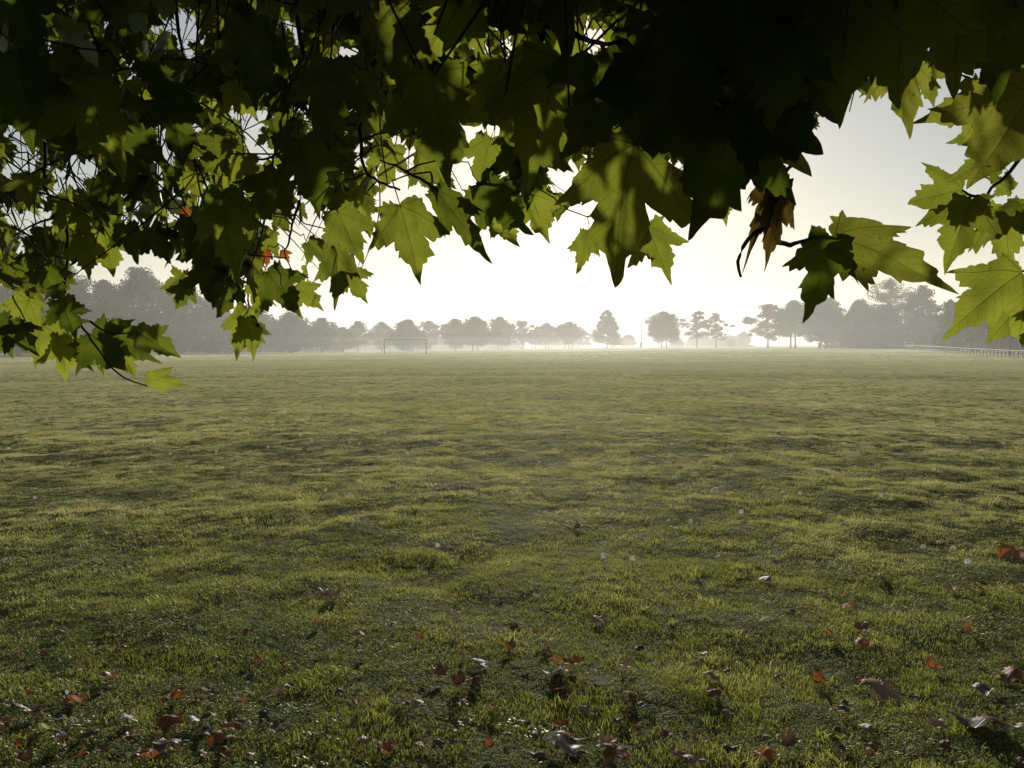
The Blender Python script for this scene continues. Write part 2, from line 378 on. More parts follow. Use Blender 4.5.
def instance_on(points, rots, scales, idx, variants, name, label, cat):
    """points mesh + geometry nodes that put one of the variants on each point"""
    me = bpy.data.meshes.new(name); me.vertices.add(len(points)); me.vertices.foreach_set('co', np.asarray(points, np.float32).ravel())
    a = me.attributes.new('rot', 'FLOAT_VECTOR', 'POINT'); a.data.foreach_set('vector', np.asarray(rots, np.float32).ravel())
    a = me.attributes.new('scl', 'FLOAT_VECTOR', 'POINT'); a.data.foreach_set('vector', np.asarray(scales, np.float32).ravel())
    a = me.attributes.new('idx', 'INT', 'POINT'); a.data.foreach_set('value', np.asarray(idx, np.int32))
    o = link(name, me); tag(o, label, cat, kind='stuff')
    coll = bpy.data.collections.new(name+'_kinds')
    for k, m_ in enumerate(variants):
        vo = bpy.data.objects.new('clump_%02d' % k, m_); coll.objects.link(vo)
    g = bpy.data.node_groups.new(name+'_scatter', 'GeometryNodeTree')
    g.interface.new_socket('Geometry', in_out='INPUT', socket_type='NodeSocketGeometry'); g.interface.new_socket('Geometry', in_out='OUTPUT', socket_type='NodeSocketGeometry')
    gi = g.nodes.new('NodeGroupInput'); go = g.nodes.new('NodeGroupOutput')
    ci = g.nodes.new('GeometryNodeCollectionInfo'); ci.inputs['Collection'].default_value = coll; ci.inputs['Separate Children'].default_value = True; ci.inputs['Reset Children'].default_value = True
    ip = g.nodes.new('GeometryNodeInstanceOnPoints'); ip.inputs['Pick Instance'].default_value = True
    def na_(nm, ty):
        n_ = g.nodes.new('GeometryNodeInputNamedAttribute'); n_.data_type = ty; n_.inputs['Name'].default_value = nm; return n_.outputs['Attribute']
    L = g.links
    L.new(gi.outputs[0], ip.inputs['Points']); L.new(ci.outputs[0], ip.inputs['Instance']); L.new(na_('idx', 'INT'), ip.inputs['Instance Index'])
    e2r = g.nodes.new('FunctionNodeEulerToRotation'); L.new(na_('rot', 'FLOAT_VECTOR'), e2r.inputs[0]); L.new(e2r.outputs[0], ip.inputs['Rotation'])
    L.new(na_('scl', 'FLOAT_VECTOR'), ip.inputs['Scale']); L.new(ip.outputs[0], go.inputs[0])
    md = o.modifiers.new('scatter', 'NODES'); md.node_group = g
    return o

variants = [blade_clump(10+k, 54, .075, .011, .031, .0023) for k in range(5)] + [blade_clump(30+k, 36, .07, .014, .034, .0028, clover=True) for k in range(2)] + [blade_clump(40, 30, .05, .03, .065, .0034)]
pts = []; scl = []; idx = []
def scatter(r0, r1, dens, s, sz, half=R(39), fade=False):
    n = int(dens*half*(r1*r1-r0*r0)); r = np.sqrt(RNG.uniform(r0*r0, r1*r1, n)); a = RNG.uniform(-half, half, n)
    if fade: kp = RNG.random(n) > (r-r0)/(r1-r0); r, a = r[kp], a[kp]; n = len(r)
    x, y = r*np.sin(a), r*np.cos(a); z = height(x, y)-H0
    pn = vnoise(x/2.3, y/2.3, 21); k = RNG.integers(0, 5, n)
    u = RNG.random(n); k = np.where((u < .06) & (pn > .16), RNG.integers(5, 7, n), k); k = np.where(u > .965, 7, k)
    v = RNG.uniform(.75, 1.25, n)*(1+.5*vnoise(x/.5, y/.5, 22)); hs = v*sz*np.clip(1+(.8*vnoise(x/1.4, y/1.4, 23)+1.5*vnoise(x/.32, y/.28, 24))*(1-.55*sstep(11, 24, r)), .45, 2.4)
    pts.append(np.stack([x, y, z], -1)); scl.append(np.stack([v*s, v*s, hs], -1)); idx.append(k)
scatter(.8, 6, 400, 1.0, 1., R(75)); scatter(6, 12, 250, 1.15, 1., R(52)); scatter(12, 22, 170, 1.3, 1.05, R(45)); scatter(22, 40, 80, 1.8, 1.1, R(42)); scatter(40, 75, 26, 2.8, 1.2, R(40)); scatter(75, 170, 10, 3.8, 1.2, R(38), True)
P = np.concatenate(pts); S = np.concatenate(scl); I = np.concatenate(idx)
rots = np.stack([RNG.normal(0, .12, len(P)), RNG.normal(0, .12, len(P)), RNG.uniform(0, 6.283, len(P))], -1)
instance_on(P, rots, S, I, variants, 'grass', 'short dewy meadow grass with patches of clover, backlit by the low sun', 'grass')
print('grass clumps', len(P))

# ------------------------------------------------------------------ leaf geometry
HALF = [(.05, -.05), (.14, -.07), (.20, -.13), (.27, -.09), (.36, -.15), (.40, -.06), (.53, -.05), (.46, .05), (.50, .13), (.45, .18),
        (.56, .23), (.55, .30), (.66, .33), (.66, .42), (.84, .61), (.69, .57), (.62, .64), (.54, .57), (.47, .63), (.40, .56), (.31, .55),
        (.34, .66), (.30, .70), (.39, .80), (.27, .81), (.24, .90), (.14, .93), (.08, 1.04)]
TIPP = (0., 1.20)
def outline(rg, basal=1., sinus=0., jit=.018, narrow=1.):
    out = []
    for sgn in (1, -1):
        h = []
        lobe = rg.uniform(.9, 1.1); tl = rg.uniform(.92, 1.08)
        for k, (x, y) in enumerate(HALF):
            if k < 9: x *= .6+.4*basal; y *= basal if y < 0 else 1
            if 9 < k < 20: x *= lobe; y *= (lobe+1)/2
            if k in (19, 20, 9): x *= 1-sinus*.35
            if k >= 20: y = .55+(y-.55)*tl
            h.append((sgn*x*narrow+rg.normal(0, jit), y+rg.normal(0, jit)))
        out.append(h)
    pts = [(0., .0)]+out[0]+[(rg.normal(0, .03), TIPP[1]+rg.normal(0, .03))]+out[1][::-1]
    return np.array(pts)
def leaf_geo(rg, rings=3, fold=.15, droop=.3, curl=0., wave=.04, sub=1, **kw):
    """one blade in the plane, tip along +y; returns V, uv, tris, quads"""
    o = outline(rg, **kw)
    if sub > 1:
        m = len(o); cc = np.array([0., .3]); pts2 = []
        for k in range(m):
            a, b = o[k], o[(k+1) % m]; pa, pb = o[(k-1) % m], o[(k+2) % m]
            for f in np.arange(sub)/sub:
                lin = a*(1-f)+b*f; cr = .5*((2*a)+(b-pa)*f+(2*pa-5*a+4*b-pb)*f*f+(3*a-3*b+pb-a*0-pa)*f**3)
                p_ = lin*.82+cr*.18 if f > 0 else a
                d_ = p_-cc; p_ = p_+d_/max(.1, np.hypot(*d_))*math.sin(math.pi*f)*.007
                pts2.append(p_+(rg.normal(0, .004, 2) if f > 0 else 0))
        o = np.array(pts2)
    # keep the rim turning one way round the middle, so that no two faces fold over each other
    cm = np.array([0., .22]); dv = o-cm; rr_ = np.hypot(dv[:, 0], dv[:, 1]); an = np.unwrap(np.arctan2(dv[:, 1], dv[:, 0])); step = 1e-4
    for k in range(1, len(an)):
        if an[k] < an[k-1]+.006: an[k] = an[k-1]+.006
    tot = an[-1]-an[0]
    if tot > 6.27: an = an[0]+(an-an[0])*6.27/tot
    o = cm+np.stack([np.cos(an), np.sin(an)], -1)*rr_[:, None]
    n = len(o); c = np.array([0., .22]); V2 = [c]
    for q in range(1, rings+1): 
        s = (q/rings)**.85; V2 += list(c+(o-c)*s)
    V2 = np.array(V2); x, y = V2[:, 0], V2[:, 1]; r2 = x*x+y*y
    ph = rg.uniform(0, 6.28, 4)
    z = fold*np.abs(x) - droop*.5*r2 + wave*np.sin(x*5+ph[0])*np.sin(y*4+ph[1])+wave*.6*np.sin(x*9+y*7+ph[2])*np.sqrt(r2) + curl*np.maximum(np.sqrt(r2)-.45, 0)**1.5
    twist = rg.normal(0, .15); z = z + twist*x*y
    V = np.stack([x, y, z], -1)/1.16
    tris = np.array([(0, 1+k, 1+(k+1) % n) for k in range(n)])
    quads = np.array([(1+(q-1)*n+k, 1+q*n+k, 1+q*n+(k+1) % n, 1+(q-1)*n+(k+1) % n) for q in range(1, rings) for k in range(n)])
    return V, np.stack([x, y], -1), tris, quads
def frame(base, tip, face, width=1.):
    """matrix whose y runs base->tip (leaf length 1) and whose z is near `face`"""
    y = Vector(tip)-Vector(base); L = y.length; y.normalize()
    z = Vector(face); z = z-y*z.dot(y)
    if z.length < 1e-3: z = y.orthogonal()
    z.normalize(); x = y.cross(z)
    return np.array([[x[k]*L*width, y[k]*L, z[k]*L, base[k]] for k in range(3)])
def xf(Mx, V): return V @ Mx[:, :3].T + Mx[:, 3]
def rot_about(v, axis, a): return Matrix.Rotation(a, 3, Vector(axis)) @ Vector(v)

class Bag:
    def __init__(s): s.V = []; s.uv = []; s.t = []; s.q = []; s.tone = []; s.n = 0
    def add(s, V, uv, tr, q, tone):
        s.V.append(V); s.uv.append(uv); s.t.append(tr+s.n); 
        if len(q): s.q.append(q+s.n)
        s.tone.append(np.full(len(V), tone)); s.n += len(V)
    def tube(s, pts, r, tone=.3, n=4):
        m = MB(); m.tube(pts, r, n, cap=False)
        V = np.array([tuple(v) for v in m.v]); s.add(V, np.full((len(V), 2), 0.), np.zeros((0, 3), int), np.array(m.f), tone)
    def mesh(s, name, mat):
        return np_mesh(name, np.concatenate(s.V), [np.concatenate(s.t), np.concatenate(s.q)], [mat], uv=np.concatenate(s.uv), attrs={'tone': np.concatenate(s.tone)}, smooth=True)

# ------------------------------------------------------------------ the plane tree over the viewer
TREE = Vector((1.6, -3.8, ground_z(1.6, -3.8)))
tree = empty('plane_tree', TREE)
tag(tree, 'large plane tree whose low leafy branches hang over the top of the view', 'tree')
inv = -TREE
def tlink(name, me): 
    o = link(name, me, tree); o.location = inv   # geometry is written in world space
    return o

# key leaves: base px, tip px, distance, distance of tip, width, tone(0-1, low darkens shaded leaves), material, lit
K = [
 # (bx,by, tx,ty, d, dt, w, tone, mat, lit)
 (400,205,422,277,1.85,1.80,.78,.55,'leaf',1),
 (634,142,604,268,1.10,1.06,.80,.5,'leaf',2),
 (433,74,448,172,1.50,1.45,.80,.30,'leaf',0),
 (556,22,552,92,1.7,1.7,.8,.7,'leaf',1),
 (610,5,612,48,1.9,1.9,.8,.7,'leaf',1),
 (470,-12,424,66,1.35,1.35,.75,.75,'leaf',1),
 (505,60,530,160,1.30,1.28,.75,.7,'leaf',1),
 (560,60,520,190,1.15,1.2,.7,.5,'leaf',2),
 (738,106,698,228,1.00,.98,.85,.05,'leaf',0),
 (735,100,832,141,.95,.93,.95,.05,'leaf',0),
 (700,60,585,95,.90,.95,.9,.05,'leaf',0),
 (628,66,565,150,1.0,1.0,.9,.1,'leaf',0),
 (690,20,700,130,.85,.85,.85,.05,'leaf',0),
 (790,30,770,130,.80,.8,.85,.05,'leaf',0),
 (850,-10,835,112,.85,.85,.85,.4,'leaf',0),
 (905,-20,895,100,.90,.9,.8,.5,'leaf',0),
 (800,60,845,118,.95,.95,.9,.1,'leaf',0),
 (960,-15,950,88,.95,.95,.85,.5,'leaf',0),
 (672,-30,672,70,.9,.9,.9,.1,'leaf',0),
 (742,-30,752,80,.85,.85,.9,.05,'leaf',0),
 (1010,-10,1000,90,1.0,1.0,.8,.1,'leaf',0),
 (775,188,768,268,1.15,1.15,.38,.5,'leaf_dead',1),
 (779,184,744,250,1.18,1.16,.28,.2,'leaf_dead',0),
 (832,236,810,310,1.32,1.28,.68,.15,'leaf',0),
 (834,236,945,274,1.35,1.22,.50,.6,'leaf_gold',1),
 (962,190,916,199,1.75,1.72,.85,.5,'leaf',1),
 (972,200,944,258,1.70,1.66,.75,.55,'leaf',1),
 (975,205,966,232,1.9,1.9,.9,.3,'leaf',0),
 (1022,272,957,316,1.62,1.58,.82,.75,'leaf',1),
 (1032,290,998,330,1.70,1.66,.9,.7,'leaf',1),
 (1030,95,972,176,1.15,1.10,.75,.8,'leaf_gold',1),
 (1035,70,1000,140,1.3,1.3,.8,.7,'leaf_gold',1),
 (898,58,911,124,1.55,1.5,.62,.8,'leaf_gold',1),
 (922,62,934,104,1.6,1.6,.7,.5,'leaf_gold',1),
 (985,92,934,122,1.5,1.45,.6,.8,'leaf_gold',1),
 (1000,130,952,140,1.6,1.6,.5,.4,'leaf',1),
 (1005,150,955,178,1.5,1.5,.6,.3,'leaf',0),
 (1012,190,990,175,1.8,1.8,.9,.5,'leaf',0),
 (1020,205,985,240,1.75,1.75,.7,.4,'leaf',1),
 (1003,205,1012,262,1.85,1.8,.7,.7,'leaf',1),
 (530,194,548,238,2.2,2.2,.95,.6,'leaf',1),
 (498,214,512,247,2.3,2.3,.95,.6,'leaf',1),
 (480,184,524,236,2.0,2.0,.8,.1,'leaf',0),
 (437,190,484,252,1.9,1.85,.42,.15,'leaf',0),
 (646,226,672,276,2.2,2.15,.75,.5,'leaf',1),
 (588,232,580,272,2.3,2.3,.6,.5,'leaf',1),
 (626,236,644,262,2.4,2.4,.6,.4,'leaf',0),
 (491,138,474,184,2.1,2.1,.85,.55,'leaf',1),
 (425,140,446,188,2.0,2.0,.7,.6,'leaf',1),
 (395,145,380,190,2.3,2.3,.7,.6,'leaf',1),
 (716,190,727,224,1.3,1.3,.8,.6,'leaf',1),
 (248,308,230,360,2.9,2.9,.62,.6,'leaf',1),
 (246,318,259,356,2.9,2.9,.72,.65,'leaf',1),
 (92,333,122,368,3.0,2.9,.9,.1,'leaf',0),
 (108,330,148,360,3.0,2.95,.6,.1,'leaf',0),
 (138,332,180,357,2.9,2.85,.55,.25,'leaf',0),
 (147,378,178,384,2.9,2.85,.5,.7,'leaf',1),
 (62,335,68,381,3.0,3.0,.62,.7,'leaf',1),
 (40,322,84,358,3.0,2.95,.8,.7,'leaf',1),
 (122,348,134,378,3.0,3.0,.6,.6,'leaf',1),
 (98,350,105,375,3.1,3.1,.6,.6,'leaf',1),
 (10,325,36,350,2.6,2.6,.9,.1,'leaf',0),
 (-6,318,12,356,2.6,2.6,.9,.1,'leaf',0),
 (30,300,10,338,2.9,2.9,.9,.6,'leaf',1),
 (190,282,156,288,2.9,2.9,.9,.4,'leaf',1),
 (188,284,176,310,2.9,2.9,.8,.2,'leaf',0),
 (222,192,226,274,1.95,1.9,.72,.35,'leaf',0),
 (210,262,214,308,2.5,2.5,.9,.1,'leaf',0),
 (232,278,218,318,2.6,2.6,.8,.1,'leaf',0),
 (268,272,300,312,2.5,2.5,.8,.1,'leaf',0),
 (296,285,322,310,2.6,2.6,.8,.55,'leaf',1),
 (262,282,250,312,2.7,2.7,.8,.6,'leaf',1),
 (333,246,346,306,2.4,2.4,.6,.4,'leaf',1),
 (345,268,368,300,2.5,2.5,.8,.55,'leaf',1),
 (338,212,362,262,2.1,2.1,.75,.4,'leaf',1),
 (308,242,330,262,2.7,2.7,.8,.3,'leaf',0),
 (82,236,90,278,2.6,2.6,.7,.65,'leaf',1),
 (104,228,112,276,2.7,2.7,.8,.6,'leaf',1),
 (125,225,140,262,2.6,2.6,.9,.1,'leaf',0),
 (150,228,170,262,2.6,2.6,.9,.1,'leaf',0),
 (40,268,62,300,2.7,2.7,.9,.1,'leaf',0),
 (60,300,78,335,2.8,2.8,.9,.1,'leaf',0),
 (130,120,118,190,1.9,1.9,.85,.05,'leaf',0),
 (170,90,186,165,1.9,1.9,.8,.05,'leaf',0),
 (70,95,60,165,2.0,2.0,.8,.1,'leaf',0),
 (20,60,30,150,1.7,1.7,.85,.05,'leaf',0),
 (300,140,320,215,1.9,1.9,.8,.1,'leaf',0),
 (250,20,262,100,1.7,1.7,.85,.1,'leaf',0),
 (330,60,320,140,1.8,1.8,.85,.1,'leaf',0),
 (120,-10,130,60,1.8,1.8,.85,.1,'leaf',0),
 (20,-20,30,60,1.6,1.6,.85,.05,'leaf',0),
 (280,178,250,225,2.1,2.1,.8,.1,'leaf',0),
 (283,250,288,262,2.6,2.6,.8,.6,'leaf_orange',1),
 (268,250,267,268,2.6,2.6,.5,.2,'leaf_orange',1),
 (185,208,186,222,2.7,2.7,.8,.3,'leaf_orange',1),
]
LAB = {'leaf_dead': 'withered brown leaf hanging curled', 'leaf_orange': 'small orange leaf already turned', 'leaf_gold': 'golden green leaf lit through by the sun'}
print('key leaves', len(K))
bark = MB()       # twigs
ends = []         # (point, needs twig)
lit_rays = []; dapple = []
gapc = []
cov = np.zeros((H//4+2, W//4+2), bool)
def mark(px, py, r):
    x0, x1 = int(max(0, (px-r)//4)), int(min(W//4, (px+r)//4+1)); y0, y1 = int(max(0, (py-r)//4)), int(min(H//4, (py+r)//4+1))
    for yy in range(y0, y1+1):
        for xx in range(x0, x1+1):
            if (xx*4-px)**2+(yy*4-py)**2 < r*r: cov[yy, xx] = True
for n_, (bx, by, tx, ty, d, dt, w, tone, mat, lit) in enumerate(K):
    open_sky = (bx > 770 and by > 140) or (by > 295)
    rg = np.random.default_rng(500+n_)
    b, tp = at(bx, by, d), at(tx, ty, dt)
    L = (tp-b).length
    view = (CAM-b).normalized()
    face = view + Vector((rg.normal(0, .25), rg.normal(0, .1), rg.uniform(.0, .5)))
    dead = mat == 'leaf_dead'
    V, uv, tr, q = leaf_geo(rg, rings=8, fold=rg.uniform(.05, .35) if not dead else 1.1, droop=rg.uniform(.15, .8), curl=rg.uniform(-.2, .2) if not dead else -.9,
                            wave=.045 if not dead else .12, sub=3, basal=rg.uniform(.5, 1.), sinus=rg.uniform(-.3, .5), jit=.02)
    bag = Bag(); bag.add(xf(frame(b, tp, face, w), V), uv, tr, q, tone)
    # stalk
    axis = (tp-b).normalized(); up = Vector((rg.normal(0, .3), rg.normal(0, .3), 1)).normalized()
    pl = L*rg.uniform(.22, .42)
    e = b-axis*pl*.55+up*pl*.6; mid = b-axis*pl*.45
    if not open_sky: bag.tube([b+axis*L*.03, b-axis*pl*.12, mid, e], [.0012, .0013, .0013, .0016], .2)
    o = tlink('leaf', bag.mesh('leaf', M[mat]))
    if mat in LAB: o['label'] = LAB[mat]
    if not open_sky: ends.append(e)
    c = b.lerp(tp, .5); pc = proj(c)
    if lit: lit_rays.append((c, L*.45))
    if lit == 2:   # a few leaves added nearer the sun to half shade this one
        for k_ in range(6): dapple.append(c+SUN*random.uniform(.9, 1.5)+Vector((random.uniform(-.55, .55)*L, 0, random.uniform(-.30, .65)*L)))
    if pc: mark(pc[0], pc[1], .33*L*F/c.y*w**.5)

# generic leaves
POLY = [(-60,-60),(1084,-60),(1084,80),(1024,95),(985,72),(965,112),(940,92),(912,84),(880,84),(868,104),(836,122),(818,138),(790,138),(776,150),(768,185),(752,200),(700,192),(684,205),(668,222),(640,232),(610,250),(588,248),(560,218),(540,226),(520,232),(505,236),(488,236),(470,222),(448,205),(430,196),(412,204),(398,210),(380,222),(372,246),(362,290),(345,296),(332,262),(322,296),(305,306),(280,306),(262,308),(240,304),(215,310),(196,296),(186,262),(160,256),(140,262),(112,268),(86,270),(76,290),(82,330),(66,345),(40,345),(0,350),(-60,350)]
PA = np.array(POLY, float)
def inside(x, y):
    c = False; n = len(PA); j = n-1
    for i in range(n):
        xi, yi = PA[i]; xj, yj = PA[j]
        if (yi > y) != (yj > y) and x < (xj-xi)*(y-yi)/(yj-yi)+xi: c = not c
        j = i
    return c
GAPS = [(16,172,9),(25,165,9),(64,180,12),(74,172,11),(86,190,8),(60,192,8),(182,28,9),(192,12,8),(187,45,7),(122,3,7),(119,28,5),(50,52,6),(75,25,5),(127,76,5),(131,85,4),(174,160,7),(150,128,5),(163,140,5),(195,138,4),(246,124,8),(250,140,7),(250,45,6),(338,78,8),(344,88,6),(332,66,5),(260,48,6),(403,108,6),(399,178,7),(388,172,7),(410,195,7),(425,197,6),(466,130,6),(462,168,7),(452,160,5),(500,176,6),(484,182,5),(297,190,6),(310,110,5),(266,156,6),(261,122,4),(574,46,5),(586,40,4),(598,32,5),(579,36,4),(640,128,3),(983,82,7),(980,96,6),(123,70,3),(160,38,4),(212,40,5),(295,38,4),(7,90,3),(5,98,3),(12,130,4),(28,108,3),(322,230,5),(300,240,12),(330,235,8),(120,262,8),(148,262,6),(50,222,6),(20,232,10),(8,215,8),(26,240,6),(40,155,5),(232,300,4),(385,215,5),(400,165,4),(272,236,4)]
leaf_lib = [[leaf_geo(np.random.default_rng(900+k), rings=3, sub=2, fold=.1+.4*(k % 5)/5, droop=.15+.5*((k*7) % 9)/9, curl=.3*((k*3) % 5)/5-.15, wave=.05, basal=.4+.6*((k*5) % 7)/7, sinus=((k*2) % 7)/7.) for k in range(16)]][0]
foliage = Bag(); gold = Bag(); ngen = 0
def try_leaf(b, tipdir, L, rgk, check=True):
    global ngen
    tp = b+tipdir*L
    pb, pt, = proj(b), proj(tp)
    c = b.lerp(tp, .55); pc = proj(c)
    if pc is None: return False
    rpx = .40*L*F/c.y
    onscreen = -60 < pc[0] < W+60 and -60 < pc[1] < H+60
    if check and onscreen:
        if pt is None or not inside(pt[0], pt[1]) or not inside(pc[0], pc[1]+rpx*.55): return False
        if not inside(pc[0]-rpx*.7, pc[1]) or not inside(pc[0]+rpx*.7, pc[1]): return False
        for gx, gy, gr in GAPS:
            if (gx-pc[0])**2+(gy-pc[1])**2 < (gr+rpx*.78)**2: return False
    for rc, rr in lit_rays:
        s = (c-rc).dot(SUN)
        if s > .05 and (c-rc-SUN*s).length < rr*.75+L*.42: return False
        # do not hide the near leaves that catch the light
        v = (rc-CAM); dl = v.length; v = v/dl; s2 = (c-CAM).dot(v)
        if .2 < s2 < dl and (c-CAM-v*s2).length < (rr*s2/dl)*.8+L*.35: return False
    return True
def put_leaf(b, tipdir, L, k, tone, stalk_to=None):
    global ngen
    face = Vector((random.gauss(0, .5), -.55+random.gauss(0, .45), .55+random.gauss(0, .35)))
    V, uv, tr, q = leaf_lib[k % 16]
    foliage.add(xf(frame(b, b+tipdir*L, face, random.uniform(.7, 1.)), V), uv, tr, q, tone)
    if stalk_to is not None:
        m = b.lerp(stalk_to, .5)+Vector((0, 0, .006))
        foliage.tube([b+tipdir*L*.03, m, stalk_to], [.0010, .0011, .0013], .2, 3)
    ngen += 1

def grow_twig(tip, d0, leafsize, dark=False):
    """a twig that ends at `tip`, with leaves along it"""
    Ln = random.uniform(.35, .75)*leafsize/.15
    up = Vector((random.gauss(0, .45), random.gauss(-.1, .4), random.uniform(.45, 1.))).normalized()
    p0 = tip+up*Ln
    bend = Vector((random.gauss(0, .08), random.gauss(0, .08), random.uniform(0, .08)))*Ln
    ns = 7; pl = [tip.lerp(p0, i/ns)+bend*math.sin(math.pi*i/ns) for i in range(ns+1)]
    acc = []
    nl = random.randint(6, 9)
    for i in range(nl):
        f = (i+.1)/nl*.9; a = f*ns; k0 = int(a); p = pl[k0].lerp(pl[k0+1], a-k0)
        out = Vector((random.gauss(0, 1), random.gauss(0, .8), -.25)).normalized()
        b = p+out*leafsize*random.uniform(.25, .5)
        td = (out*.55+Vector((random.gauss(0, .35), random.gauss(0, .35), -random.uniform(.35, 1.1)))).normalized()
        L = leafsize*random.uniform(.65, 1.2)
        if try_leaf(b, td, L, 0): acc.append((b, td, L, p))
    if len(acc) < 2: return False
    last = max(2, 1+max(int((pl.index(min(pl, key=lambda q: (q-a[3]).length)))) for a in acc))
    for b, td, L, p in acc:
        put_leaf(b, td, L, random.randrange(16), min(1, max(0, random.choice([.2, .35, .65])+random.gauss(0, .12))), p)  # tones split dark and bright, painting shaded and lit leaves
        c = b+td*L*.5; pc = proj(c)
        if pc: mark(pc[0], pc[1], .30*L*F/c.y)
    bark.tube(pl, [.0016+.0022*i/ns for i in range(ns+1)], 5)
    ends.append(p0)
    return True
def ok_hidden(p): return True

def fill(n_try, xr, yr, dr, size, target=None):
    made = 0
    for _ in range(n_try):
        x, y = random.uniform(*xr), random.uniform(*yr); d = random.uniform(*dr)
        if not inside(x, y): continue
        if target is not None:
            xx, yy = int(min(max(x, 0), W-1)//4), int(min(max(y, 0), H-1)//4)
            if cov[yy, xx] and random.random() < target: continue
        if grow_twig(at(x, y, d), d, random.uniform(*size)): made += 1
    return made
for p_ in dapple: put_leaf(p_+Vector((0, 0, .05)), Vector((random.gauss(0, .3), random.gauss(0, .2), -1)).normalized(), random.uniform(.09, .12), random.randrange(16), .3, p_+Vector((0, 0, .12)))
print('far fill', fill(90, (-60, 1000), (-40, 260), (3.4, 5.0), (.12, .17)))
print('mid left', fill(160, (-60, 400), (-40, 320), (2.3, 3.8), (.11, .155)))
print('mid', fill(150, (380, 860), (-40, 220), (1.7, 3.0), (.13, .17)))
print('near left', fill(8, (-40, 420), (-40, 130), (1.7, 2.2), (.14, .17)))
print('near mid', fill(90, (420, 1024), (-50, 130), (1.0, 1.7), (.16, .20)))
print('patch', fill(350, (-40, 1024), (-40, 300), (2.4, 4.6), (.11, .15), target=.97))
print('patch', fill(400, (-40, 1024), (-40, 300), (2.0, 4.0), (.09, .13), target=1.0))
print('generic leaves', ngen)

# ---- crown above and behind the viewer (out of the frame, shades the branches)
def in_view(p, m=40):
    q = proj(p)
    return q is not None and -m < q[0] < W+m and q[1] > -m
CC = Vector((1.2, -2.6, 6.6)); CR = (8.2, 7.6, 4.9)
cr = []; 
rg = np.random.default_rng(77)
while len(cr) < 9000:
    v = rg.normal(0, 1, 3); v /= np.linalg.norm(v); s = rg.random()**.28
    p = Vector((CC.x+v[0]*CR[0]*s, CC.y+v[1]*CR[1]*s, CC.z+v[2]*CR[2]*s))
    nz = float(vnoise(np.array(p.x/1.3+p.z*.4), np.array(p.y/1.3-p.z*.3), 41))
    if nz < -.05: continue
    if p.z < 2.3 or in_view(p) : continue
    if any((p-rc).dot(SUN) > 0 and (p-rc-SUN*(p-rc).dot(SUN)).length < rr+.12 for rc, rr in lit_rays): continue
    if p.y > 1.2 and rg.random() < (.93 if p.x > -1.0 and p.x < 4 else .97): continue
    if p.z < 3.0 and abs(p.x) < 1 and p.y < 1.2: continue
    cr.append(p)
cb = Bag()
for i, p in enumerate(cr):
    out = Vector(((p.x-CC.x)/8, (p.y-CC.y)/8, -.5)).normalized(); td = (out+Vector(rg.normal(0, .5, 3))).normalized()
    L = rg.uniform(.17, .27); Mx = frame(p, p+td*L, Vector(rg.normal(0, .5, 3))+Vector((0, 0, 1)))
    V = np.array([(0, 0, 0), (.42, -.1, .03), (.62, .5, .0), (.28, .45, .05), (0, 1, -.15), (-.28, .45, .05), (-.62, .5, 0.), (-.42, -.1, .03)])
    cb.add(xf(Mx, V), V[:, :2], np.array([(0, 1, 2), (0, 2, 3), (0, 6, 7), (0, 5, 6)]), np.array([(0, 3, 4, 5)]), rg.uniform(.1, .6))

# ---- limbs: trunk -> arching limbs -> join every twig end to the nearest limb
limbs = []
def limb(pts, r0, r1, jitter=.05, steps=14):
    """catmull-rom through pts"""
    P = [Vector(p) for p in pts]; P = [P[0]*2-P[1]]+P+[P[-1]*2-P[-2]]; out = []
    for i in range(1, len(P)-2):
        for s in range(steps):
            t = s/steps; a, b, c, d = P[i-1], P[i], P[i+1], P[i+2]
            out.append(.5*((2*b)+(c-a)*t+(2*a-5*b+4*c-d)*t*t+(3*b-3*c+d-a)*t**3))
    out.append(P[-2]); n = len(out)
    out = [p+Vector((random.gauss(0, 1), random.gauss(0, 1), random.gauss(0, 1)))*jitter*.15*(r0+(r1-r0)*i/n+.01)*4 for i, p in enumerate(out)]
    rr = [r0+(r1-r0)*(i/(n-1))**.7 for i in range(n)]
    limbs.append((out, rr)); return out, rr
T0 = TREE
fork = Vector((1.5, -3.6, 3.3))
trunk = MB()
tp_ = [T0+Vector((0, 0, -.15)), T0+Vector((0, .02, .15)), T0+Vector((.02, .03, .8)), T0+Vector((-.04, .08, 2.0)), fork, fork+Vector((.2, -.3, 2.5)), fork+Vector((.1, -.2, 5.0)), fork+Vector((.3, 0, 7.2))]
trunk.tube(tp_, [.55, .42, .34, .31, .30, .2, .11, .03], 18)
for a in range(6):
    q = a*1.05+.3; trunk.tube([T0+Vector((math.cos(q)*.75, math.sin(q)*.75, -.1)), T0+Vector((math.cos(q)*.45, math.sin(q)*.45, .1)), T0+Vector((math.cos(q)*.2, math.sin(q)*.2, .6))], [.05, .14, .16], 8)
to = trunk.build('trunk', M['bark'], tree, inv, smooth=True)
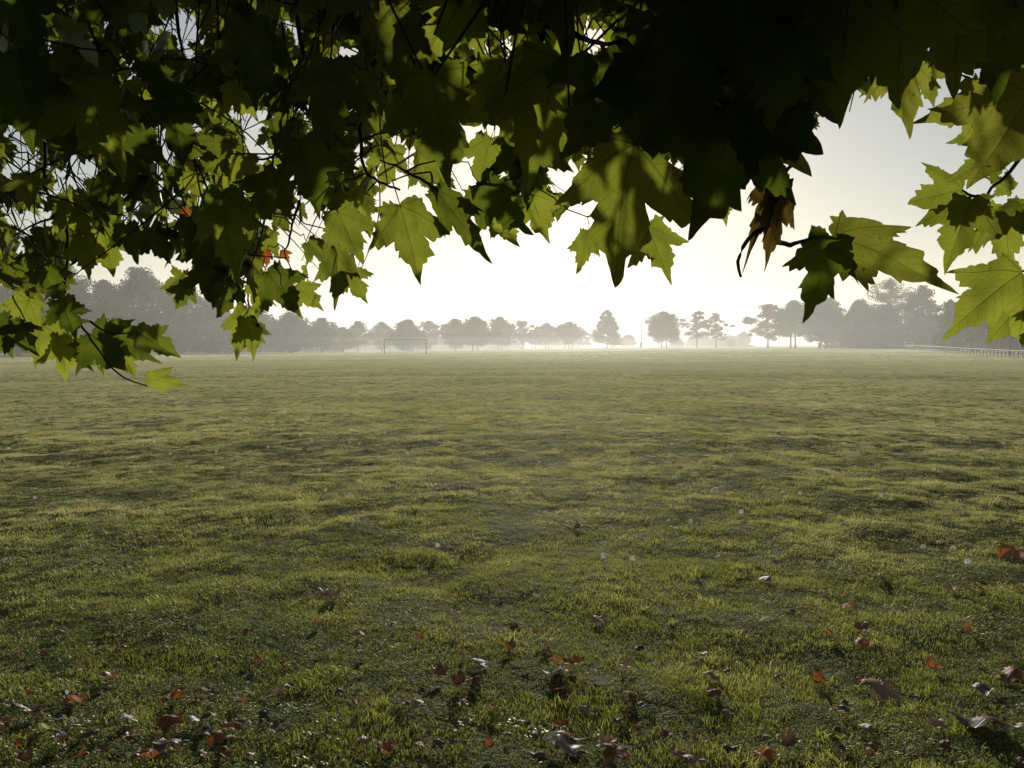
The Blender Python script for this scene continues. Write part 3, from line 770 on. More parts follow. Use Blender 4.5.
LP = [
 [fork, (.2, -1.6, 4.6), (-1.2, .4, 4.6), (-1.9, 2.0, 3.7), (-2.0, 3.0, 3.2)],
 [fork, (.9, -1.6, 4.4), (.2, .4, 4.1), (-.35, 1.5, 3.1), (-.5, 2.6, 2.9)],
 [fork, (1.7, -1.4, 4.2), (1.1, .3, 3.6), (.75, 1.0, 2.6), (.7, 1.7, 2.45)],
 [fork, (2.5, -1.6, 4.6), (2.2, .6, 4.0), (1.5, 1.9, 3.1), (1.4, 2.8, 2.9)],
 [fork, (.4, -1.9, 5.0), (-1.0, 1.2, 5.4), (-1.2, 3.6, 4.7), (-1.4, 5.2, 3.9)],
 [fork+Vector((.1, -.1, 1)), (2.0, -.6, 5.6), (1.8, 2.0, 5.2), (1.3, 4.2, 4.3), (1.2, 5.4, 3.8)],
 [fork, (-.8, -2.0, 4.4), (-2.6, .2, 4.8), (-3.6, 2.6, 4.1), (-4.0, 4.4, 3.6)],
 [fork, (3.2, -4.4, 5.2), (5.2, -5.0, 5.8), (6.6, -5.2, 5.6)], [fork, (0, -5.4, 5.4), (-2.2, -6.4, 6.2), (-3.8, -7.0, 6.0)], [fork, (3.6, -2.2, 5.6), (5.6, -1.2, 6.2), (7.2, -.6, 5.6)],
]
for n_, pts_ in enumerate(LP):
    o_, r_ = limb(pts_, .13 if n_ < 7 else .16, .012)
    m = MB(); m.tube(o_, r_, 10); m.build('limb', M['bark'], tree, inv, smooth=True)
# visible hanging branches, drawn through the picture's own twigs
HB = [
 [(70,-40,3.2),(64,5,3.1),(66,30,3.0),(60,60,3.0),(60,90,3.0),(47,112,3.0),(45,150,2.95),(46,190,2.95),(64,215,2.95),(67,260,2.9),(64,300,2.9),(76,318,2.9),(92,340,2.9),(110,365,2.9),(125,378,2.9),(147,386,2.9)],
 [(36,250,2.95),(28,235,3.0),(2,225,3.1),(-20,232,3.2)], [(64,215,2.95),(40,222,3.0),(20,232,3.0),(0,245,3.1)],
 [(-15,268,2.9),(8,278,2.9),(18,305,2.9),(26,322,2.9)], [(46,186,2.95),(34,192,3.0),(22,205,3.0)], [(66,180,3.),(70,165,3.),(64,140,3.0),(66,60,3.0)],
 [(298,-30,2.6),(298,20,2.5),(303,55,2.5),(306,85,2.5),(292,120,2.5),(290,145,2.45),(268,158,2.4),(252,160,2.4)],
 [(375,-30,2.2),(377,20,2.2),(377,55,2.15),(366,78,2.15),(360,105,2.1),(361,150,2.1),(364,168,2.1),(380,182,2.1),(400,190,2.1)],
 [(360,105,2.1),(340,122,2.2),(318,140,2.25),(292,154,2.3),(270,158,2.4)], [(377,57,2.15),(364,70,2.2),(346,55,2.3)],
 [(306,85,2.5),(316,100,2.5),(335,118,2.5),(350,140,2.5)],
 [(178,-20,2.8),(176,20,2.7),(182,50,2.7),(186,72,2.7),(184,95,2.7)], [(64,25,3.),(90,35,3.),(115,50,2.95),(140,62,2.9),(170,85,2.9)],
 [(520,-30,1.5),(527,5,1.5),(540,22,1.5),(570,32,1.5),(590,41,1.5),(612,44,1.5),(640,36,1.5)], [(541,24,1.5),(542,40,1.5),(532,60,1.5),(530,82,1.5)],
 [(630,80,1.2),(670,97,1.2),(705,103,1.2),(726,106,1.1)],
 [(250,255,2.7),(247,290,2.85),(249,308,2.85),(243,318,2.85)], [(253,316,2.85),(256,320,2.85),(258,324,2.85)],
 [(300,200,2.6),(292,225,2.6),(288,245,2.6),(284,250,2.6)],
 [(775,170,1.15),(774,192,1.15),(766,225,1.16),(748,238,1.16),(738,262,1.15),(741,277,1.15)], [(738,106,1.0),(760,120,1.05),(772,150,1.1),(775,170,1.15)],
 [(775,240,1.2),(790,245,1.3),(812,238,1.32),(834,236,1.34)],
 [(1040,120,1.6),(1015,165,1.65),(995,185,1.7),(985,196,1.72),(973,202,1.72)], [(985,196,1.72),(975,196,1.73),(962,190,1.74)],
 [(1050,250,1.6),(1035,262,1.6),(1022,272,1.62)], [(437,190,1.9),(425,182,1.95),(400,168,2.),(380,160,2.05)], [(476,184,2.),(510,184,2.05),(530,190,2.2),(520,150,2.3)],
 [(90,322,2.9),(110,333,2.9),(138,332,2.9)], [(120,-30,3.),(118,20,3.),(112,60,3.),(120,95,3.)], [(205,60,3.),(215,95,3.),(232,120,3.),(248,150,2.95)],
]
for hb in HB:
    p = [at(*q) for q in hb]
    if len(p) > 2:
        P_ = [p[0]*2-p[1]]+p+[p[-1]*2-p[-2]]; out = []
        for i in range(1, len(P_)-2):
            for s in range(4):
                t = s/4; a, b, c, d = P_[i-1:i+3]
                out.append(.5*((2*b)+(c-a)*t+(2*a-5*b+4*c-d)*t*t+(3*b-3*c+d-a)*t**3)+Vector((random.gauss(0, 1), random.gauss(0, 1), random.gauss(0, 1)))*.0012)
        out.append(p[-1]); p = out
    big = len(hb) > 6; n = len(p)
    rr = [(.0075 if big else .004)*(1-.75*i/(n-1))+.0009 for i in range(n)]
    bark.tube(p, rr, 6)
    limbs.append((p, rr)); ends.append(p[0]) if big else None
# join the loose twig ends
allp = [q for l in limbs for q in l[0]]; arr = np.array([tuple(q) for q in allp])
nj = 0
E = np.array([tuple(e) for e in ends]); best = np.full(len(E), 1e9); bidx = np.zeros(len(E), int)
pool = [Vector(a) for a in arr]
def relax(start):
    global best, bidx
    for k in range(start, len(pool)):
        q = pool[k]; d2 = ((E-np.array(q))**2).sum(1)+np.where(q.z < E[:, 2]-.03, .5, 0.)
        m_ = d2 < best; best = np.where(m_, d2, best); bidx = np.where(m_, k, bidx)
relax(0)
todo = set(range(len(E)))
while todo:
    k = min(todo, key=lambda a: best[a]); todo.discard(k); e = Vector(E[k]); q = pool[bidx[k]]; dist = (q-e).length
    if dist < .01: continue
    side = Vector((random.gauss(0, 1), random.gauss(0, 1), random.gauss(.3, .4)))*dist*.10; side2 = Vector((random.gauss(0, 1), random.gauss(0, 1), random.gauss(0, .5)))*dist*.05
    path = []; nseg = max(3, int(dist/.09))
    for i_ in range(nseg+1):
        f_ = i_/nseg; path.append(e.lerp(q, f_)+side*math.sin(math.pi*f_)+side2*math.sin(2*math.pi*f_)+Vector((random.gauss(0, 1), random.gauss(0, 1), random.gauss(0, 1)))*.004*math.sin(math.pi*f_))
    r1 = min(.0035, .0014+.0015*dist); r2 = min(.009, .002+.004*dist)
    bark.tube(path, [r1+(r2-r1)*i_/nseg for i_ in range(nseg+1)], 5, cap=False); nj += 1
    n0 = len(pool); pool += path[::2]; relax(n0)
bark.build('twig', M['twig'], tree, inv, smooth=True)
seed = MB()
o = tlink('foliage', foliage.mesh('foliage', M['leaf'])); tag(o, kind='stuff')
o = tlink('crown', cb.mesh('crown', M['crown_leaf'])); tag(o, kind='stuff')
# seed ball
import bmesh
def ball_mesh(name, r, mat, bump=.12, sub=2, seed_=3):
    bm = bmesh.new(); bmesh.ops.create_icosphere(bm, subdivisions=sub, radius=r); rr_ = random.Random(seed_)
    for v in bm.verts: v.co *= 1+rr_.uniform(-bump, bump)
    me = bpy.data.meshes.new(name); bm.to_mesh(me); bm.free(); me.materials.append(mat); return me
p = at(258, 325, 2.85); o = link('seed_ball', ball_mesh('seed_ball', .008, M['twig']), tree, p-TREE)

# ------------------------------------------------------------------ background trees
def card_tree(name, label, cat, px, Y, top_y, width_px, shape='round', trunks=1, dens=1., mat='far_leaf', skirt=.25, group=None, seed=1, leaf=.34, base_dx=0):
    rg = np.random.default_rng(seed); loc = ground_px(px, Y); topz = at(px, top_y, Y).z; Ht = topz-loc.z; Wd = width_px/F*Y/2
    root = empty(name, loc); tag(root, label, cat, group)
    z0 = Ht*skirt
    # blobs in an envelope
    def prof(t):
        if shape == 'round': return math.sqrt(max(0, 1-(2*t-1)**2*.85))*(.72+.28*math.sin(math.pi*min(1, t*1.2)))
        if shape == 'cone': return 1.12*(1-t)**.62*min(1, .6+t*3.5)
        if shape == 'dome': return math.sqrt(max(0, 1-t**2.1))*(.82+.18*t)
        if shape == 'layer': return 1.2*(.45+.55*math.sin(math.pi*(t*.9+.08)))*(.8+.35*math.sin(t*14))
        return 1
    nb = 95 if shape == 'cone' else int({'round': 64, 'cone': 64, 'dome': 70, 'layer': 52}[shape]*min(1.4, max(.6, Wd/4)))
    blobs = []
    lob = rg.uniform(0, 6.28, 3)
    for k in range(nb):
        t = (k+rg.uniform(0, 1))/nb; t = t**.9; q = k*2.399+rg.uniform(-.6, .6)
        pr = prof(t)*Wd*(1+(.05 if shape == 'cone' else .22)*math.sin(q*2+lob[0]+t*5)+(.04 if shape == 'cone' else .14)*math.sin(t*11+lob[1]+q)); s = math.sqrt(rg.uniform(.1, 1.)) if t < .9 else rg.uniform(0, .6)
        br = (.22 if shape != 'layer' else .20)*Wd*rg.uniform(.5, 1.5)*(.7+.3*prof(t))*(.72 if shape == 'cone' else 1)
        if shape == 'cone': s = math.sqrt(rg.uniform(.25, 1.)); br = .25*Wd*rg.uniform(.8, 1.15)*(.45+.55*(1-t)); pr *= .98
        x, y = math.cos(q)*max(0, pr-br*.6)*s, math.sin(q)*max(0, pr-br*.6)*s
        z = z0+(Ht-z0-br*.5)*t+rg.normal(0, .03)*Ht
        blobs.append((x, y, min(max(z, z0*.8), Ht-br*.5), br))
    Cn = []; tot = 0
    for x, y, z, br in blobs:
        n = int(105*dens*(br/.9)**1.7/(leaf/.34)**2)+8; n = min(n, 700)
        v = rg.normal(0, 1, (n, 3)); v /= np.linalg.norm(v, axis=1)[:, None]; rr = rg.random(n)**.5*(1+.35*(rg.random(n) < .12))
        fl = .75 if shape != 'layer' else .55
        Cn.append(np.array([x, y, z])+v*np.array([1.15, 1.15, fl])*br*rr[:, None])
    # stray leaves over the silhouette
    Cn = np.concatenate(Cn); n = len(Cn)
    a = rg.normal(0, 1, (n, 3)); a /= np.linalg.norm(a, axis=1)[:, None]; b = np.cross(a, rg.normal(0, 1, (n, 3))); b /= np.linalg.norm(b, axis=1)[:, None]
    s = leaf*rg.uniform(.5, 1.15, n)[:, None]
    V = np.stack([Cn-a*s*.6, Cn-b*s*.42+a*s*.1, Cn+a*s*.65, Cn+b*s*.38-a*s*.05], 1).reshape(-1, 3)
    V[:, 2] = np.maximum(V[:, 2], .05)
    me = np_mesh('crown', V, [np.arange(4*n).reshape(-1, 4)], [M[mat]])
    link('crown', me, root)
    tb = MB(); r0 = max(.13, Ht*.02)
    for k in range(trunks):
        ox = (k-(trunks-1)/2)*Wd*.22*(1 if trunks > 1 else 0); lean = rg.normal(0, .03)*Ht
        th = z0+(Ht-z0)*.7
        tb.tube([(ox, 0, -.1), (ox, 0, .25), (ox+lean*.2, 0, z0*.6+.3), (ox*.8+lean*.6, .1, z0+(th-z0)*.4), (ox*.5+lean, 0, th)], [r0*1.5, r0*1.05, r0*.9, r0*.6, r0*.15], 8)
        for bl in rg.permutation(nb)[:max(7, nb//(2*trunks))]:
            x, y, z, br = blobs[bl]; zs = min(th*.95, max(z0*.75, z-rg.uniform(.25, .6)*math.hypot(x, y)-.5)); zs = max(.8, zs)
            st = (ox*.8+lean*zs/th*.8, 0, zs); tb.tube([st, ((st[0]+x)/2, y/2, (zs+z)/2-.15), (x, y, z)], [r0*.38, r0*.26, r0*.08], 5, cap=False)
    tb.build('trunk', M['far_bark'], root, smooth=True)
    return root
G1, G2, G3 = 'trees of the dim wood beyond the left of the field', 'rows of hazy trees beyond the goal', 'trees along the right edge of the field'
T = [
 # px, Y, top, width, shape, trunks, dens, mat, skirt, group, label
 (-40,128,262,95,'dome',1,1.3,'far_leaf_dark',.08,G1,'dark tree at the far left edge of the wood behind hanging leaves'),
 (18,134,274,80,'dome',1,1.3,'far_leaf_dark',.08,G1,'dense dark tree of the wood behind the lowest left branch'),
 (66,142,266,78,'round',1,1.2,'far_leaf_dark',.08,G1,'tall dark tree peeping over the left branch tip leaves'),
 (105,150,280,62,'dome',1,1.2,'far_leaf_dark',.06,G1,'lower rounded tree just left of the tallest tree in the wood'),
 (140,146,268,82,'round',1,1.2,'far_leaf_dark',.06,G1,'tallest broad tree of the dim wood with lacy top'),
 (182,156,284,70,'dome',1,1.15,'far_leaf_dark',.08,G1,'dim tree in the wood right of its tallest tree'),
 (216,160,298,60,'dome',1,1.15,'far_leaf_dark',.1,G1,'dim tree behind the hanging pair of leaves'),
 (252,164,306,62,'round',1,1.1,'far_leaf_dark',.1,G1,'dim round tree just right of the hanging pair of leaves'),
 (290,170,312,58,'dome',1,1.1,'far_leaf',.12,G1,'wide hazy tree sloping down at the right end of the wood'),
 (322,176,318,40,'dome',1,.85,'far_leaf',.16,G1,'small hazy tree with light showing under its crown'),
 (343,186,327,36,'round',1,1.,'far_leaf',.12,G1,'low rounded hazy tree before the wood ends'),
 (358,205,321,34,'round',1,.55,'far_leaf',.2,G2,'thin crowned hazy tree left of the football goal'),
 (382,215,322,36,'round',1,.7,'far_leaf',.15,G2,'hazy tree right behind the left goalpost'),
 (408,200,320,44,'dome',1,1.1,'far_leaf',.12,G2,'dense domed tree behind the crossbar of the goal'),
 (430,225,320,30,'round',1,.8,'far_leaf',.15,G2,'hazy tree behind the right goalpost'),
 (455,210,319,36,'dome',1,1.1,'far_leaf',.16,G2,'broad hazy tree just right of the goal'),
 (475,212,317,44,'round',2,1.1,'far_leaf',.2,G2,'double trunked wide hazy tree, second right of the goal'),
 (500,225,317,36,'dome',2,1.1,'far_leaf',.22,G2,'domed hazy tree, third right of the goal'),
 (522,240,320,30,'layer',1,.8,'far_leaf',.35,G2,'flat topped umbrella shaped tree in the hazy row'),
 (534,262,330,28,'round',2,.9,'far_leaf',.3,G2,'low round tree tucked beside the umbrella shaped tree'),
 (547,255,323,28,'dome',2,1.1,'far_leaf',.28,G2,'domed tree on two thin trunks in the hazy row'),
 (569,250,322,34,'round',3,1.1,'far_leaf',.28,G2,'wide tree with several leaning trunks at the end of the row'),
 (584,300,330,18,'dome',1,.9,'far_leaf',.15,G2,'faint low tree behind the end of the hazy row'),
 (607,250,310,36,'cone',1,1.35,'far_leaf_dark',.13,None,'cone shaped tree standing alone between the row and the lamp post'),
 (628,300,335,22,'dome',1,1.,'far_leaf',.05,None,'faint low bush at the right foot of the cone shaped tree'),
 (664,230,312,44,'dome',2,1.2,'far_leaf_dark',.28,None,'broad domed tree on two trunks right of the lamp post'),
 (697,235,311,31,'layer',1,.85,'far_leaf_dark',.30,None,'airy tree with tiered branches, left one of the slender pair'),
 (716,232,313,27,'layer',1,1.0,'far_leaf_dark',.28,None,'slim tiered tree, right one of the slender pair'),
 (676,330,338,20,'dome',1,1.,'far_leaf',.05,None,'low hazy bush under the broad domed tree'),
 (700,380,334,36,'dome',1,1.,'far_leaf',.02,None,'pale far hedge clump behind the slender pair of trees'),
 (731,300,338,14,'round',1,.5,'far_leaf',.1,None,'thin scraggly bush right of the slender pair'),
 (744,340,331,20,'dome',1,1.1,'far_leaf',.02,None,'faint rounded bush before the right hand wood starts'),
 (727,400,336,40,'dome',1,1.,'far_leaf',.02,None,'faintest hedge on the horizon between slender pair and wood'),
 (768,228,304,40,'layer',1,1.25,'far_leaf_dark',.26,G3,'tiered dark tree on a slim trunk at the start of the right wood'),
 (793,218,301,44,'dome',2,1.2,'far_leaf_dark',.3,G3,'dark tree with bare trunks showing, second in the right wood'),
 (826,208,298,52,'dome',3,1.25,'far_leaf_dark',.2,G3,'broad dark tree on three trunks in the right wood'),
 (858,200,300,46,'dome',1,1.2,'far_leaf_dark',.08,G3,'dark rounded tree left of the lacy topped tree'),
 (889,202,279,56,'round',1,.38,'far_leaf',.35,G3,'lacy thin leaved tree rising above the right wood'),
 (885,196,305,54,'dome',1,1.2,'far_leaf_dark',.05,G3,'dense low tree in front of the lacy topped tree'),
 (922,188,286,46,'round',1,1.25,'far_leaf_dark',.06,G3,'tall dense tree just right of the lacy topped tree'),
 (950,150,300,42,'dome',1,1.2,'far_leaf_dark',.06,G3,'lower dark tree behind the middle of the rail fence'),
 (975,135,288,50,'round',2,1.2,'far_leaf_dark',.2,G3,'dark tree on two trunks behind the rail fence'),
 (1010,112,280,64,'round',1,1.2,'far_leaf_dark',.28,G3,'nearest tree behind the rail fence with one straight trunk'),
 (1060,118,272,80,'dome',1,1.2,'far_leaf_dark',.2,G3,'dark tree at the right edge beyond the rail fence'),
]
for n_, (px, Y, top, wd, sh, tr, de, mt, sk, gr, lb) in enumerate(T):
    bush = 'bush' in lb or 'hedge' in lb
    card_tree('bush' if bush else ('conifer_tree' if sh == 'cone' else 'tree'), lb, 'bush' if bush else 'tree', px, Y, top, wd, sh, tr, de, mt, sk, gr, seed=100+n_, leaf=.24+.0007*Y)
# second rank of the woods, one object: it reads as one mass
def mass(name, spots, mat, label):
    rg = np.random.default_rng(5); Cn = []
    for px, Y, top, wd in spots:
        loc = ground_px(px, Y); Ht = at(px, top, Y).z-loc.z; w = wd/F*Y/2; n = 4200
        v = rg.normal(0, 1, (n, 3)); v /= np.linalg.norm(v, axis=1)[:, None]; v[:, 2] = np.abs(v[:, 2])
        nn = 1+.35*vnoise(v[:, 0]*3+px, v[:, 2]*3, 9)
        Cn.append(np.array(loc)+v*np.array([w, w, Ht])*(rg.random(n)**.5*nn)[:, None])
    Cn = np.concatenate(Cn); n = len(Cn); a = rg.normal(0, 1, (n, 3)); a /= np.linalg.norm(a, axis=1)[:, None]; b = np.cross(a, rg.normal(0, 1, (n, 3))); b /= np.linalg.norm(b, axis=1)[:, None]
    s = rg.uniform(.3, .8, n)[:, None]
    V = np.stack([Cn-a*s*.6, Cn-b*s*.42, Cn+a*s*.65, Cn+b*s*.4], 1).reshape(-1, 3)
    o = link(name, np_mesh(name, V, [np.arange(4*n).reshape(-1, 4)], [M[mat]])); tag(o, label, 'undergrowth', kind='stuff')
mass('undergrowth', [(-30,170,300,120),(40,175,296,110),(100,178,300,90),(150,180,298,90),(205,185,308,90),(260,190,318,80),(310,205,326,60),(350,260,332,60),(400,270,332,70),(450,280,330,70),(500,290,331,60),(560,330,336,50),
     (850,225,316,60),(890,225,312,70),(930,215,306,70),(970,180,304,70),(1015,150,304,80),(1070,170,300,90)], 'far_leaf_dark', 'dim understorey and further trees filling the woods behind')

# ------------------------------------------------------------------ football goal
gY = 139.0
pl_, pr_ = ground_px(384.3, gY), ground_px(426.2, gY); gc = (pl_+pr_)/2
goal = empty('football_goal', gc); tag(goal, 'bare metal football goal without a net at the far side of the field', 'goal')
hw = (pr_-pl_).length/2; gh = 2.44
for sx in (-1, 1):
    m = MB(); m.tube([(sx*hw, 0, -.1), (sx*hw, 0, gh)], .075, 10); m.build('goalpost', M['steel'], goal, smooth=True)
m = MB(); m.tube([(-hw-.07, 0, gh+.03), (hw+.07, 0, gh+.03)], .075, 10); m.build('crossbar', M['steel'], goal, smooth=True)

# ------------------------------------------------------------------ lamp post
lp = ground_px(641.5, 240); lamp = empty('lamp_post', lp); tag(lamp, 'tall thin lamp post with a cabinet at its foot beyond the field', 'lamp post')
m = MB(); m.tube([(0, 0, -.1), (0, 0, 1.2), (0, 0, 8.1)], [.18, .15, .11], 8); m.build('pole', M['steel'], lamp)
m = MB(); m.tube([(0, 0, 8.1), (.15, 0, 8.3), (.7, 0, 8.4)], [.045, .04, .035], 6); m.build('arm', M['steel'], lamp)
m = MB(); m.box((.85, 0, 8.38), (.5, .2, .1)); m.build('lamp_head', M['steel'], lamp, bevel=.02)
m = MB(); m.box((-.1, .45, .9), (.75, .45, 1.8)); m.build('cabinet', M['post'], lamp, bevel=.03)

# ------------------------------------------------------------------ rail fence
def fence_pt(s):   # metres along from the near end
    a = Vector((54.0, 76.0)); d = Vector((29.5, 94)).normalized(); p = a+d*s; return Vector((p.x, p.y, ground_z(p.x, p.y)))
f0 = fence_pt(-12); fence = empty('rail_fence', f0); tag(fence, 'long low timber fence with pale top rail running along the right edge of the field', 'fence')
n_post = 98; sp_ = 1.75
for k in range(n_post):
    p = fence_pt(-12+k*sp_)-f0; rz = math.atan2(94, 29.5)
    m = MB(); m.box((p.x, p.y, p.z+.36), (.10, .10, .9), rz); m.build('post', M['post'], fence)
def railobj(h, thick, mat):
    m = MB()
    for k in range(n_post-1):
        a, b = fence_pt(-12+k*sp_)-f0, fence_pt(-12+(k+1)*sp_)-f0; d = (b-a); c = (a+b)/2
        m.tube([a+Vector((0, 0, h)), b+Vector((0, 0, h))], thick, 4, cap=True)
    m.build('rail', mat, fence)
railobj(.84, .10, M['rail']); railobj(.42, .05, M['post'])
# pale path along the wood edge
pv = []; pf = []
for k in range(60):
    s = 60+k*5; p = fence_pt(s); n1 = Vector((94, -29.5, 0)).normalized()
    for off in (3.0, 5.2):
        x, y = p.x+n1.x*off, p.y+n1.y*off; pv.append((x, y, ground_z(x, y)+.03))
for k in range(59): pf.append((2*k, 2*k+1, 2*k+3, 2*k+2))
me = bpy.data.meshes.new('path'); me.from_pydata(pv, [], pf); me.materials.append(M['path']); tag(link('path', me), kind='structure')

# ------------------------------------------------------------------ white car beyond the fence
vY = 180.0; vp = ground_px(908.5, vY); van = empty('parked_car', vp, R(66)); tag(van, 'small white car parked by the wood where the rail fence fades', 'car')
def profile(name, prof, y0, y1, mat, bevel=.05):
    n = len(prof); v = [(x, y0, z) for x, z in prof]+[(x, y1, z) for x, z in prof]
    f = [tuple(range(n))[::-1], tuple(range(n, 2*n))]+[(k, (k+1) % n, n+(k+1) % n, n+k) for k in range(n)]
    me = bpy.data.meshes.new(name); me.from_pydata(v, [], [tuple(q) for q in f]); me.materials.append(mat); o = link(name, me, van)
    if bevel: b = o.modifiers.new('bevel', 'BEVEL'); b.width = bevel; b.segments = 3
    return o
profile('body', [(-1.75, .28), (1.7, .28), (1.78, .6), (1.66, .95), (1.25, 1.38), (.1, 1.45), (-.5, 1.38), (-1.0, .93), (-1.68, .82), (-1.8, .55)], -.8, .8, M['white_paint'], .09)
profile('windscreen', [(-1.0, .95), (-1.02, .97), (-.56, 1.36), (-.52, 1.34)], -.66, .66, M['glass_dark'], 0)
profile('rear_window', [(1.63, 1.0), (1.65, 1.02), (1.33, 1.33), (1.31, 1.31)], -.62, .62, M['glass_dark'], 0)
for sy in (-1, 1):
    for x0_, x1_ in ((-.62, .1), (.2, 1.0)):
        m = MB(); m.box(((x0_+x1_)/2, sy*.806, 1.14), (x1_-x0_, .015, .30)); m.build('window', M['glass_dark'], van)
    m = MB(); m.box((-1.74, sy*.55, .68), (.06, .3, .14)); m.build('headlight', M['down'], van, bevel=.02)
for x in (-1.1, 1.12):
    for sy in (-1, 1):
        m = MB(); m.tube([(x, sy*.62, .3), (x, sy*.82, .3)], .3, 18); w_ = m.build('wheel', M['rubber'], van)
        m = MB(); m.tube([(x, sy*.81, .3), (x, sy*.835, .3)], .17, 12); m.build('hub', M['steel'], w_)

# ------------------------------------------------------------------ bare soil patch
sp = ground_at(457, 489); rs = np.random.default_rng(3)
bm = bmesh.new()
for k in range(230):
    a = rs.random()*6.283; r = math.sqrt(rs.random()); x, y = r*math.cos(a)*.27, r*math.sin(a)*.20; s = rs.uniform(.006, .018)
    z = ground_z(sp.x+x, sp.y+y)-sp.z+(1-r)*.045+.028
    res = bmesh.ops.create_icosphere(bm, subdivisions=1, radius=s)
    for v in res['verts']: v.co = Vector((v.co.x*1.2+x, v.co.y+y, v.co.z*.8+z))+Vector(rs.normal(0, s*.15, 3))
me = bpy.data.meshes.new('bare_soil'); bm.to_mesh(me); bm.free(); me.materials.append(M['soil'])
tag(link('soil_patch', me, loc=sp), 'low patch of crumbly pinkish bare soil in the middle of the grass', 'soil patch')

# ------------------------------------------------------------------ fallen leaves
def fallen_mesh(seed, mat):
    rg = np.random.default_rng(seed); kind = seed % 5
    V, uv, tr, q = leaf_geo(rg, rings=5, fold=[.25, -.2, .45, .12, .3][kind], droop=[.5, .6, .15, .7, -.5][kind], curl=[-.5, .4, .6, .7, .3][kind], wave=.13, basal=rg.uniform(.3, 1), sinus=rg.uniform(0, .8), jit=.03)
    V = V-np.array([0, .45, 0]); V[:, 2] *= .9; V[:, 2] -= np.percentile(V[:, 2], 12)
    bag = Bag(); bag.add(V, uv, tr, q, .5)
    bag.tube([(0, -.44, float(V[0, 2])), (.03, -.62, .06), (.08, -.8, .02)], [.012, .012, .014], .5)
    return bag.mesh('fallen_leaf', M[mat])
CM = {'r': 'f_rust', 'o': 'f_orange', 'b': 'f_brown', 'p': 'f_pale', 'g': 'f_grey', 'y': 'f_yellow'}
CN = {'r': 'rust red', 'o': 'orange', 'b': 'dark brown', 'p': 'pale silvery', 'g': 'grey brown', 'y': 'yellow green'}
FL = [(60,639,'p',12),(247,636,'r',10),(43,658,'b',9),(78,705,'o',17),(104,681,'p',10),(107,686,'p',8),(178,703,'r',15),(242,706,'p',11),(33,719,'b',18),(130,724,'p',12),(173,729,'r',20),(196,725,'p',12),(208,722,'b',13),(228,733,'r',17),(203,736,'b',11),(215,745,'r',14),(87,742,'b',12),(59,746,'b',14),(133,742,'p',10),(167,748,'b',20),(150,765,'r',16),(2,730,'r',13),(46,733,'y',13),(24,766,'b',12),(80,674,'p',6),(148,690,'r',7),(216,700,'b',9),(117,657,'b',9),(202,604,'p',10),(253,658,'r',8),(175,757,'p',9),(206,763,'p',10),(238,728,'b',9),
 (332,600,'g',17),(458,615,'p',9),(406,606,'r',6),(393,629,'p',9),(363,638,'r',11),(322,653,'p',8),(363,657,'r',9),(419,642,'r',8),(481,666,'p',18),(477,675,'g',15),(473,686,'r',13),(437,679,'b',15),(458,688,'b',16),(402,702,'r',10),(406,709,'p',10),(415,712,'p',13),(276,702,'p',15),(287,711,'p',8),(462,709,'p',9),(493,714,'r',10),(364,746,'p',11),(386,757,'r',20),(428,733,'p',8),(507,651,'r',15),(425,753,'p',12),(488,753,'r',12),(440,751,'b',11),(459,600,'r',6),(501,591,'r',7),(318,626,'r',8),(507,739,'r',8),(288,692,'b',8),(337,698,'b',9),(313,711,'p',6),(276,740,'b',7),
 (601,624,'p',15),(555,667,'r',15),(573,668,'r',17),(561,678,'g',22),(594,677,'o',10),(560,694,'r',13),(630,698,'r',14),(548,645,'p',9),(546,651,'r',9),(638,653,'b',11),(627,671,'p',12),(702,658,'p',11),(697,665,'p',9),(712,681,'p',15),(727,677,'r',8),(712,699,'r',17),(728,719,'p',9),(585,716,'p',11),(619,725,'b',11),(560,731,'r',14),(567,751,'g',32),(538,762,'b',14),(608,749,'p',15),(613,761,'r',24),(664,741,'r',12),(705,748,'p',8),(681,762,'r',14),(692,767,'p',12),(763,763,'o',18),(763,582,'p',13),(689,602,'r',6),(668,623,'p',5),(658,647,'p',5),(516,620,'r',10),(537,638,'r',8),(736,647,'p',6),(751,648,'p',6),(539,703,'p',7),(577,530,'b',9),
 (846,610,'o',11),(881,580,'p',10),(976,590,'o',10),(950,593,'p',15),(967,632,'o',9),(864,649,'o',14),(859,633,'b',13),(933,672,'o',13),(1010,683,'r',21),(817,686,'r',18),(879,698,'p',26),(984,695,'g',16),(974,726,'g',40),(873,755,'r',10),(864,732,'p',12),(845,716,'g',10),(830,716,'r',10),(790,749,'g',15),(933,732,'p',13),(1021,732,'p',10),(769,762,'o',12),(807,625,'p',7),(838,745,'y',12),(945,749,'r',8),(1007,555,'o',21),(718,560,'p',12),(872,688,'b',8),(861,686,'r',7),(1018,590,'p',10),(830,640,'r',9)]
BIG = {(567,751): 'largest grey curled fallen leaf, at the bottom edge below the red leaf', (974,726): 'large folded brown leaf with a peak casting a dark shadow at lower right',
       (879,698): 'flat pale silvery fallen leaf with jagged edges on the right grass', (561,678): 'grey curled leaf lying inside the small heap of rust leaves', (1007,555): 'orange red fallen leaf lying alone far out at the right edge',
       (78,705): 'bright orange fallen leaf on the lower left grass', (386,757): 'deep red crumpled leaf at the bottom edge left of centre', (481,666): 'pale jagged leaf on top of a loose line of three leaves',
       (601,624): 'thin pale leaf lying alone just above the heap of rust leaves', (763,763): 'bright orange leaf cut by the bottom edge right of centre', (332,600): 'greyish flat leaf alone on the middle left grass',
       (613,761): 'dark red crumpled leaf right beside the largest grey leaf', (1010,683): 'rust leaf with pale veins near the right edge', (933,672): 'upright orange leaf above the large folded brown leaf'}
